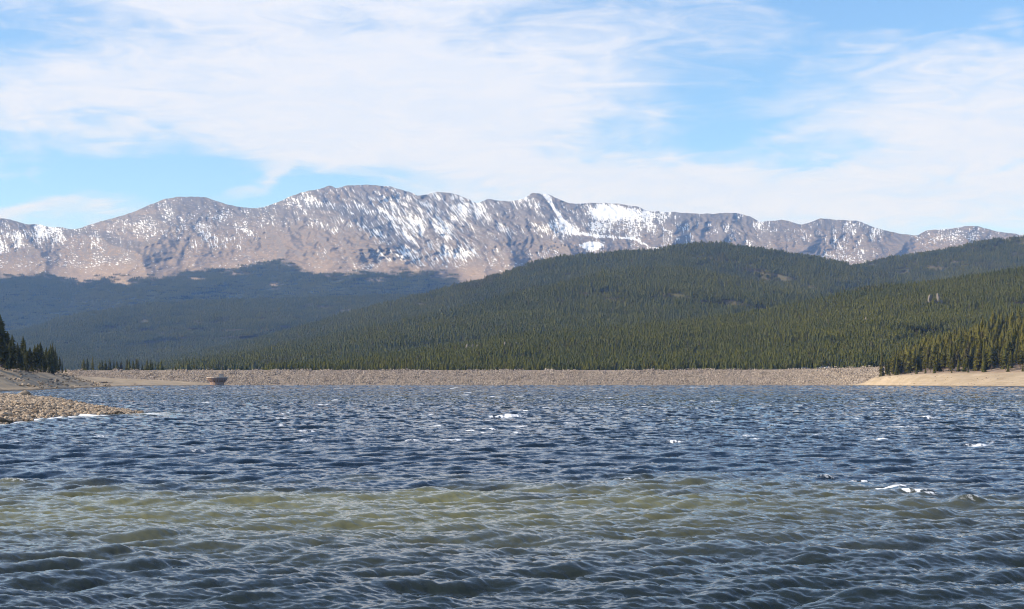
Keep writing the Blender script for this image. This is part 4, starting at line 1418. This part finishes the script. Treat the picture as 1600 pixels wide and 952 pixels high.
def forest():
    r = np.random.default_rng(21)
    N_NEAR, N_MID, N_FAR, N_STAND = 5, 5, 4, 4
    protos = [clump('wood_a', 400 + i, 14, 7.2, 8.8, (11, 6, 0), MAT['wood_needles']) for i in range(N_NEAR)]
    protos += [clump('wood_b', 420 + i, 26, 13.0, 9.8, (8, 5, 0), MAT['wood_needles'], sink=5) for i in range(N_MID)]
    protos += [clump('wood_c', 440 + i, 44, 24.0, 11.5, (6, 5, 0), MAT['wood_needles'], 0.8, sink=8) for i in range(N_FAR)]
    protos += [clump('wood_d', 460 + i, 3, 4.0, 15.0, (18, 7, 1), MAT['near_needles'], 0.35) for i in range(N_STAND)]
    off = [0, N_NEAR, N_NEAR + N_MID, N_NEAR + N_MID + N_FAR]
    allp, alls, alli = [], [], []

    def add(V, per, which, cnt, keep=None, sc=(0.85, 1.2), pmin=-120, lim=None):
        K = np.ones((V.shape[0] - 1, V.shape[1] - 1))
        pxs = CX + F * V[:-1, :-1, 0] / V[:-1, :-1, 1]
        K *= (pxs > pmin) & (pxs < 1720)
        if keep is not None:
            K *= keep
        a = V[1:, :-1] - V[:-1, :-1]; b = V[:-1, 1:] - V[:-1, :-1]
        area = (np.abs(np.cross(a, b)[..., 2]) * K).sum()
        n = int(area / per)
        if lim: n = min(n, lim)
        q, nr, _ = sheet_samples(V, n, r, K)
        # openings in the canopy
        gap = fbm(q[:, 0] / 70.0, q[:, 1] / 70.0, 4)
        ok = gap > -0.9
        q = q[ok]
        allp.append(q); alli.append(off[which] + r.integers(0, cnt, len(q)))
        s = r.uniform(sc[0], sc[1], len(q)) * (1 + 0.12 * fbm(q[:, 0] / 200, q[:, 1] / 200, 3))
        alls.append(s)
        print('forest', which, n, 'area', area)
    add(B1, 62, 0, N_NEAR, sc=(0.72, 1.05), pmin=420)
    add(C2, 240, 1, N_MID, pmin=290)
    add(C1, 270, 1, N_MID, sc=(0.9, 1.25), pmin=235)
    add(D1, 280, 1, N_MID, sc=(0.9, 1.25))
    add(E1, 750, 2, N_FAR)
    w = MT_WOOD
    kk = np.clip(w[:-1, :-1], 0, 1) ** 1.5
    pxm = CX + F * MT[:-1, :-1, 0] / MT[:-1, :-1, 1]
    add(MT, 800, 2, N_FAR, kk * (pxm < 850) * (MT[:-1, :-1, 1] > 7600))
    # the rest of the right stand, behind its front ranks
    pxa = CX + F * A1[:-1, :-1, 0] / A1[:-1, :-1, 1]
    Dfront = np.interp(pxa, [a for a, b in bt], [b for a, b in bt])
    add(A1, 30, 3, N_STAND, (A1[:-1, :-1, 1] > Dfront + 40) * (pxa > 1392) * (0.25 + 0.75 * np.clip((A1[:-1, :-1, 1] - Dfront - 40) / 80, 0, 1)), sc=(0.9, 1.2))
    q = np.concatenate(allp); s = np.concatenate(alls); i = np.concatenate(alli)
    rot = np.zeros((len(q), 3)); rot[:, 2] = r.uniform(0, 6.28, len(q))
    scatter('forest', q, rot, np.stack([s, s, s * r.uniform(0.85, 1.2, len(q))], -1), i, protos, None, 'dense conifer forest covering the hills behind the dam')


forest()

# ------------------------------------------------------------------ cobbles, boulders, outcrops, driftwood
r = np.random.default_rng(9)
protos = [stone_patch('cobble_patch', 500 + i, 26, 0.75, 0.09, 0.26, MAT['cobble'], 0.1) for i in range(6)]
pxs = CX + F * spit[:-1, :-1, 0] / spit[:-1, :-1, 1]
q, nr, tot = sheet_samples(spit, 3600, r, (pxs > -90) * (spit[:-1, :-1, 2] > -0.12) * (spit[:-1, :-1, 1] < 215))
rot = np.zeros((len(q), 3)); rot[:, 2] = r.uniform(0, 6.28, len(q))
s = r.uniform(0.75, 1.25, len(q))
scatter('gravel', q, rot, np.stack([s, s, s], -1), r.integers(0, 6, len(q)), protos, None, 'pale brown cobbles covering the spit in the left foreground')
big = [stone_patch('cobble_patch', 520 + i, 5, 1.6, 0.22, 0.48, MAT['cobble'], 0.1) for i in range(3)]
q2, nr, tot = sheet_samples(spit, 260, r, (pxs > -90) * (spit[:-1, :-1, 2] > -0.1) * (spit[:-1, :-1, 1] < 215))
rot2 = np.zeros((len(q2), 3)); rot2[:, 2] = r.uniform(0, 6.28, len(q2))
scatter('stones', q2, rot2, np.ones((len(q2), 3)) * r.uniform(0.7, 1.2, (len(q2), 1)), r.integers(0, 3, len(q2)), big, None, 'larger stones lying among the cobbles of the spit')
beach_p = [stone_patch('beach_stone_patch', 560 + i, 7, 4.0, 0.12, 0.5, MAT['cobble'], 0.2) for i in range(3)]
q2, nr, tot = sheet_samples(beach_right[9:34], 260, r, None)
rot2 = np.zeros((len(q2), 3)); rot2[:, 2] = r.uniform(0, 6.28, len(q2))
scatter('pebbles', q2, rot2, np.ones((len(q2), 3)) * r.uniform(0.5, 1.2, (len(q2), 1)), r.integers(0, 3, len(q2)), beach_p, None, 'thinly scattered stones on the right beach')
# stones along the left bank
protos = [stone_patch('bank_stone_patch', 540 + i, 11, 3.0, 0.2, 0.95, MAT['cobble' if i % 2 else 'boulder'], 0.2) for i in range(4)]
q, nr, tot = sheet_samples(bank_left[7:42], 900, r, None)
ok = (q[:, 1] < 1050) & (fbm(q[:, 0] / 14, q[:, 1] / 30, 3) > -0.15) & (q[:, 2] > 0.6)
q = q[ok]
rot = np.zeros((len(q), 3)); rot[:, 2] = r.uniform(0, 6.28, len(q))
s = r.uniform(0.6, 1.2, len(q))
scatter('rubble', q, rot, np.stack([s, s, s], -1), r.integers(0, 4, len(q)), protos, None, 'scattered stones on the left shore bank')


def boulder(px, D, w, mat, name, label, flat=0.6, seed=0, names=('gravel_spit',), sink=0.25, cat='boulder', z=None):
    x = D * (px - CX) / F
    zz = drop(x, D, names) if z is None else z
    if zz is None:
        zz = 0.0
    me = stone_mesh(name, seed, MAT[mat], flat, 3, 0.10)
    o = link(bpy.data.objects.new(name, me))
    o.location = (x, D, zz + (0.5 - sink) * w * flat * 0.5)
    o.scale = (w / 2,) * 3
    o.rotation_euler = (0, 0, random.uniform(0, 6))
    tag(o, label, cat)


boulder(39, 181, 1.8, 'boulder', 'boulder', 'large dark brown boulder on the crest of the cobble spit', 0.62, 3, sink=-0.1)
boulder(22, 182, 0.8, 'boulder', 'boulder', 'small dark boulder left of the large one on the spit crest', 0.5, 4)
boulder(3, 113.2, 1.1, 'wet_rock', 'boulder', 'black wet boulder in the surf at the left edge of the photo', 0.6, 5, z=0.05)
boulder(15, 114.5, 0.5, 'wet_rock', 'boulder', 'small wet rock beside the black boulder in the surf', 0.6, 15, z=0.05)
boulder(186, 146.5, 0.9, 'wet_rock', 'boulder', 'wet dark rock at the very tip of the cobble spit', 0.45, 6, z=0.08)
boulder(177, 147.5, 0.6, 'wet_rock', 'boulder', 'smaller wet rock just inside the tip of the spit', 0.5, 7, z=0.08)
boulder(208, 147.5, 0.35, 'wet_rock', 'boulder', 'lone little rock in the water off the tip of the spit', 0.5, 17, z=0.05)
boulder(108, 171, 0.55, 'boulder', 'boulder', 'dark stone on the far rim of the spit near a whitecap', 0.6, 8)
boulder(97, 812, 2.2, 'boulder', 'boulder', 'dark boulder at the waterline of the left shore below the grove', 0.6, 10, ('shore_bank',), 0.1)
boulder(105, 838, 1.5, 'boulder', 'boulder', 'dark low rock at the waterline just beyond the boulder below the grove', 0.4, 12, ('shore_bank',), 0.1)
boulder(34, 655, 1.6, 'boulder', 'boulder', 'dark rock on the sand of the left bank beneath the tree shadows', 0.6, 13, ('shore_bank',), 0.1)
boulder(36, 740, 2.6, 'granite', 'boulder', 'big grey boulder at the foot of the trees on the left shore', 0.75, 14, ('shore_bank',), 0.1)
boulder(25, 700, 1.6, 'granite', 'boulder', 'pale boulder on the upper edge of the left shore bank', 0.7, 18, ('shore_bank',), 0.1)
boulder(1424, 1166, 1.5, 'granite', 'boulder', 'pale rock on the sand at the edge of the right stand', 0.7, 19, ('beach', 'wooded_bank'), 0.1)


def log(px, D, L, rad, rz, label, names):
    x = D * (px - CX) / F
    zz = drop(x, D, names) or 0.1
    g = random.Random(int(px * 7))
    V, fs, n = [], [], 8
    for j in range(6):
        f = j / 5
        rr = rad * (1 - 0.55 * f) * g.uniform(0.85, 1.15)
        for i in range(n):
            a = 6.283 * i / n
            V.append((L * (f - 0.5), rr * math.cos(a) + 0.1 * math.sin(f * 5), rr * math.sin(a) + rad * 0.7 + 0.15 * L * f * g.uniform(0.4, 0.5)))
    for j in range(5):
        for i in range(n):
            k = (i + 1) % n
            fs.append((j * n + i, j * n + k, (j + 1) * n + k, (j + 1) * n + i))
    fs += [tuple(range(n - 1, -1, -1)), tuple(5 * n + i for i in range(n))]
    for q in range(4):                      # broken limbs and roots
        f = (0.02, 0.05, 0.5, 0.75)[q]; a = g.uniform(0.3, 2.8)
        o = Vector((L * (f - 0.5), 0, rad)); d = Vector((g.uniform(-0.5, 0.2), math.cos(a), abs(math.sin(a)))) * rad * g.uniform(2.5, 4.5)
        k = len(V)
        V += [tuple(o + Vector((0.3 * rad, 0, 0))), tuple(o - Vector((0.3 * rad, 0, 0))), tuple(o + Vector((0, 0.3 * rad, 0.2 * rad))), tuple(o + d)]
        fs += [(k, k + 1, k + 3), (k + 1, k + 2, k + 3), (k + 2, k, k + 3)]
    me = bpy.data.meshes.new('driftwood_log'); me.from_pydata(V, [], fs); me.materials.append(MAT['driftwood'])
    o = link(bpy.data.objects.new('driftwood_log', me))
    o.location = (x, D, zz); o.rotation_euler = (0, 0, rz)
    tag(o, label, 'driftwood')


log(163, 1072, 5.0, 0.5, 0.3, 'dark driftwood stump by the waterline of the far left sand', ('shore_bank',))
log(172, 1110, 4.0, 0.25, -0.1, 'thin dark driftwood log lying right of the stump on the far left sand', ('shore_bank',))
log(211, 1190, 2.5, 0.3, 1.2, 'lone short driftwood snag on the sand in front of the dam', ('shore_bank',))
log(126, 985, 4.5, 0.3, 0.2, 'weathered log on the upper sand beyond the left grove', ('shore_bank',))
log(82, 842, 5.0, 0.35, 0.15, 'brown fallen log under the last trees of the left grove', ('shore_bank',))


def outcrop(px, py, sheet_v, parts, label, seed):
    """granite outcrop set where the sight line meets the hillside"""
    best = None
    for n in ('forested_hill', 'forested_hill.001', 'forested_hill.002', 'forested_hill.003', 'forested_hill.004', 'wooded_bank'):
        if n not in SURF or SURF[n] is None: continue
    org = Vector((0, 0, CAM_H)); d = (P(px, py, 1000) - org).normalized()
    hit = HILLS[sheet_v].ray_cast(org, d)
    c = hit[0] if hit[0] is not None else P(px, py, 2200)
    root = empty('rock_outcrop', c)
    g = random.Random(seed)
    for i, (dx, dz, w, hgt) in enumerate(parts):
        me = stone_mesh('rock', seed * 10 + i, MAT['granite'], 1.0, 2, 0.3, g.uniform(0, 0.15))
        o = link(bpy.data.objects.new('rock', me), root)
        o.location = (dx, -5.0 + g.uniform(-3, 3), dz)
        o.scale = (w / 2, w / 2.4, hgt / 2)
        o.rotation_euler = (g.uniform(-0.2, 0.2), g.uniform(-0.2, 0.2), g.uniform(0, 6))
    tag(root, label, 'rock outcrop')


HILLS = {'B': BVHTree.FromPolygons([tuple(v) for v in B1.reshape(-1, 3)], [tuple(q) for q in grid_faces(*B1.shape[:2])]),
         'A': BVHTree.FromPolygons([tuple(v) for v in A1.reshape(-1, 3)], [tuple(q) for q in grid_faces(*A1.shape[:2])])}
outcrop(1457, 479, 'B', [(-5, 9, 12, 22), (6, 12, 10, 18), (1, 3, 9, 16), (10, 5, 7, 10), (-10, 3, 7, 11)], 'pale granite crag standing out of the forest high on the right hillside', 31)
outcrop(1359, 508, 'B', [(-5, 4, 7, 13), (3, 4, 6, 11), (8, 4, 5, 9)], 'small brownish outcrop among the trees below and left of the granite crag', 32)
outcrop(735, 551, 'B', [(-4, 6, 4, 9), (3, 7, 3, 9), (9, 6, 4, 8)], 'left cluster of little pale rocks in the forest behind the dam', 33)
outcrop(795, 547, 'B', [(-5, 6, 4, 8), (2, 7, 5, 9), (9, 7, 3, 8)], 'right cluster of little pale rocks in the forest behind the dam', 34)
outcrop(1521, 547, 'A', [(0, 2.0, 4, 6), (3, 1.5, 2.5, 4)], 'pale rock showing between the trees of the right stand', 35)
outcrop(1560, 536, 'A', [(0, 1.5, 4.5, 5), (-4, 1, 3, 4)], 'pinkish bare rock patch higher up in the right stand', 36)

# ------------------------------------------------------------------ the air between here and the mountains


def haze():
    x0, x1, y0, y1, z0, z1 = -9000, 9000, -600, 14500, -9.0, 1750.0
    V = [(x, y, z) for z in (z0, z1) for y in (y0, y1) for x in (x0, x1)]
    fs = [(0, 2, 3, 1), (4, 5, 7, 6), (0, 1, 5, 4), (2, 6, 7, 3), (0, 4, 6, 2), (1, 3, 7, 5)]
    me = bpy.data.meshes.new('haze'); me.from_pydata(V, [], fs)
    m = bpy.data.materials.new('haze')
    m.use_nodes = True
    nt = m.node_tree; nt.nodes.clear()
    out = nt.nodes.new('ShaderNodeOutputMaterial')
    pv = nt.nodes.new('ShaderNodeVolumePrincipled')
    pv.inputs['Color'].default_value = (0.22, 0.46, 1.0, 1)
    pv.inputs['Absorption Color'].default_value = (1, 1, 1, 1)
    pv.inputs['Density'].default_value = 3.9e-5
    nt.links.new(pv.outputs[0], out.inputs['Volume'])
    me.materials.append(m)
    o = link(bpy.data.objects.new('haze', me))
    tag(o, 'thin blue mountain haze', None, None, 'stuff')


haze()
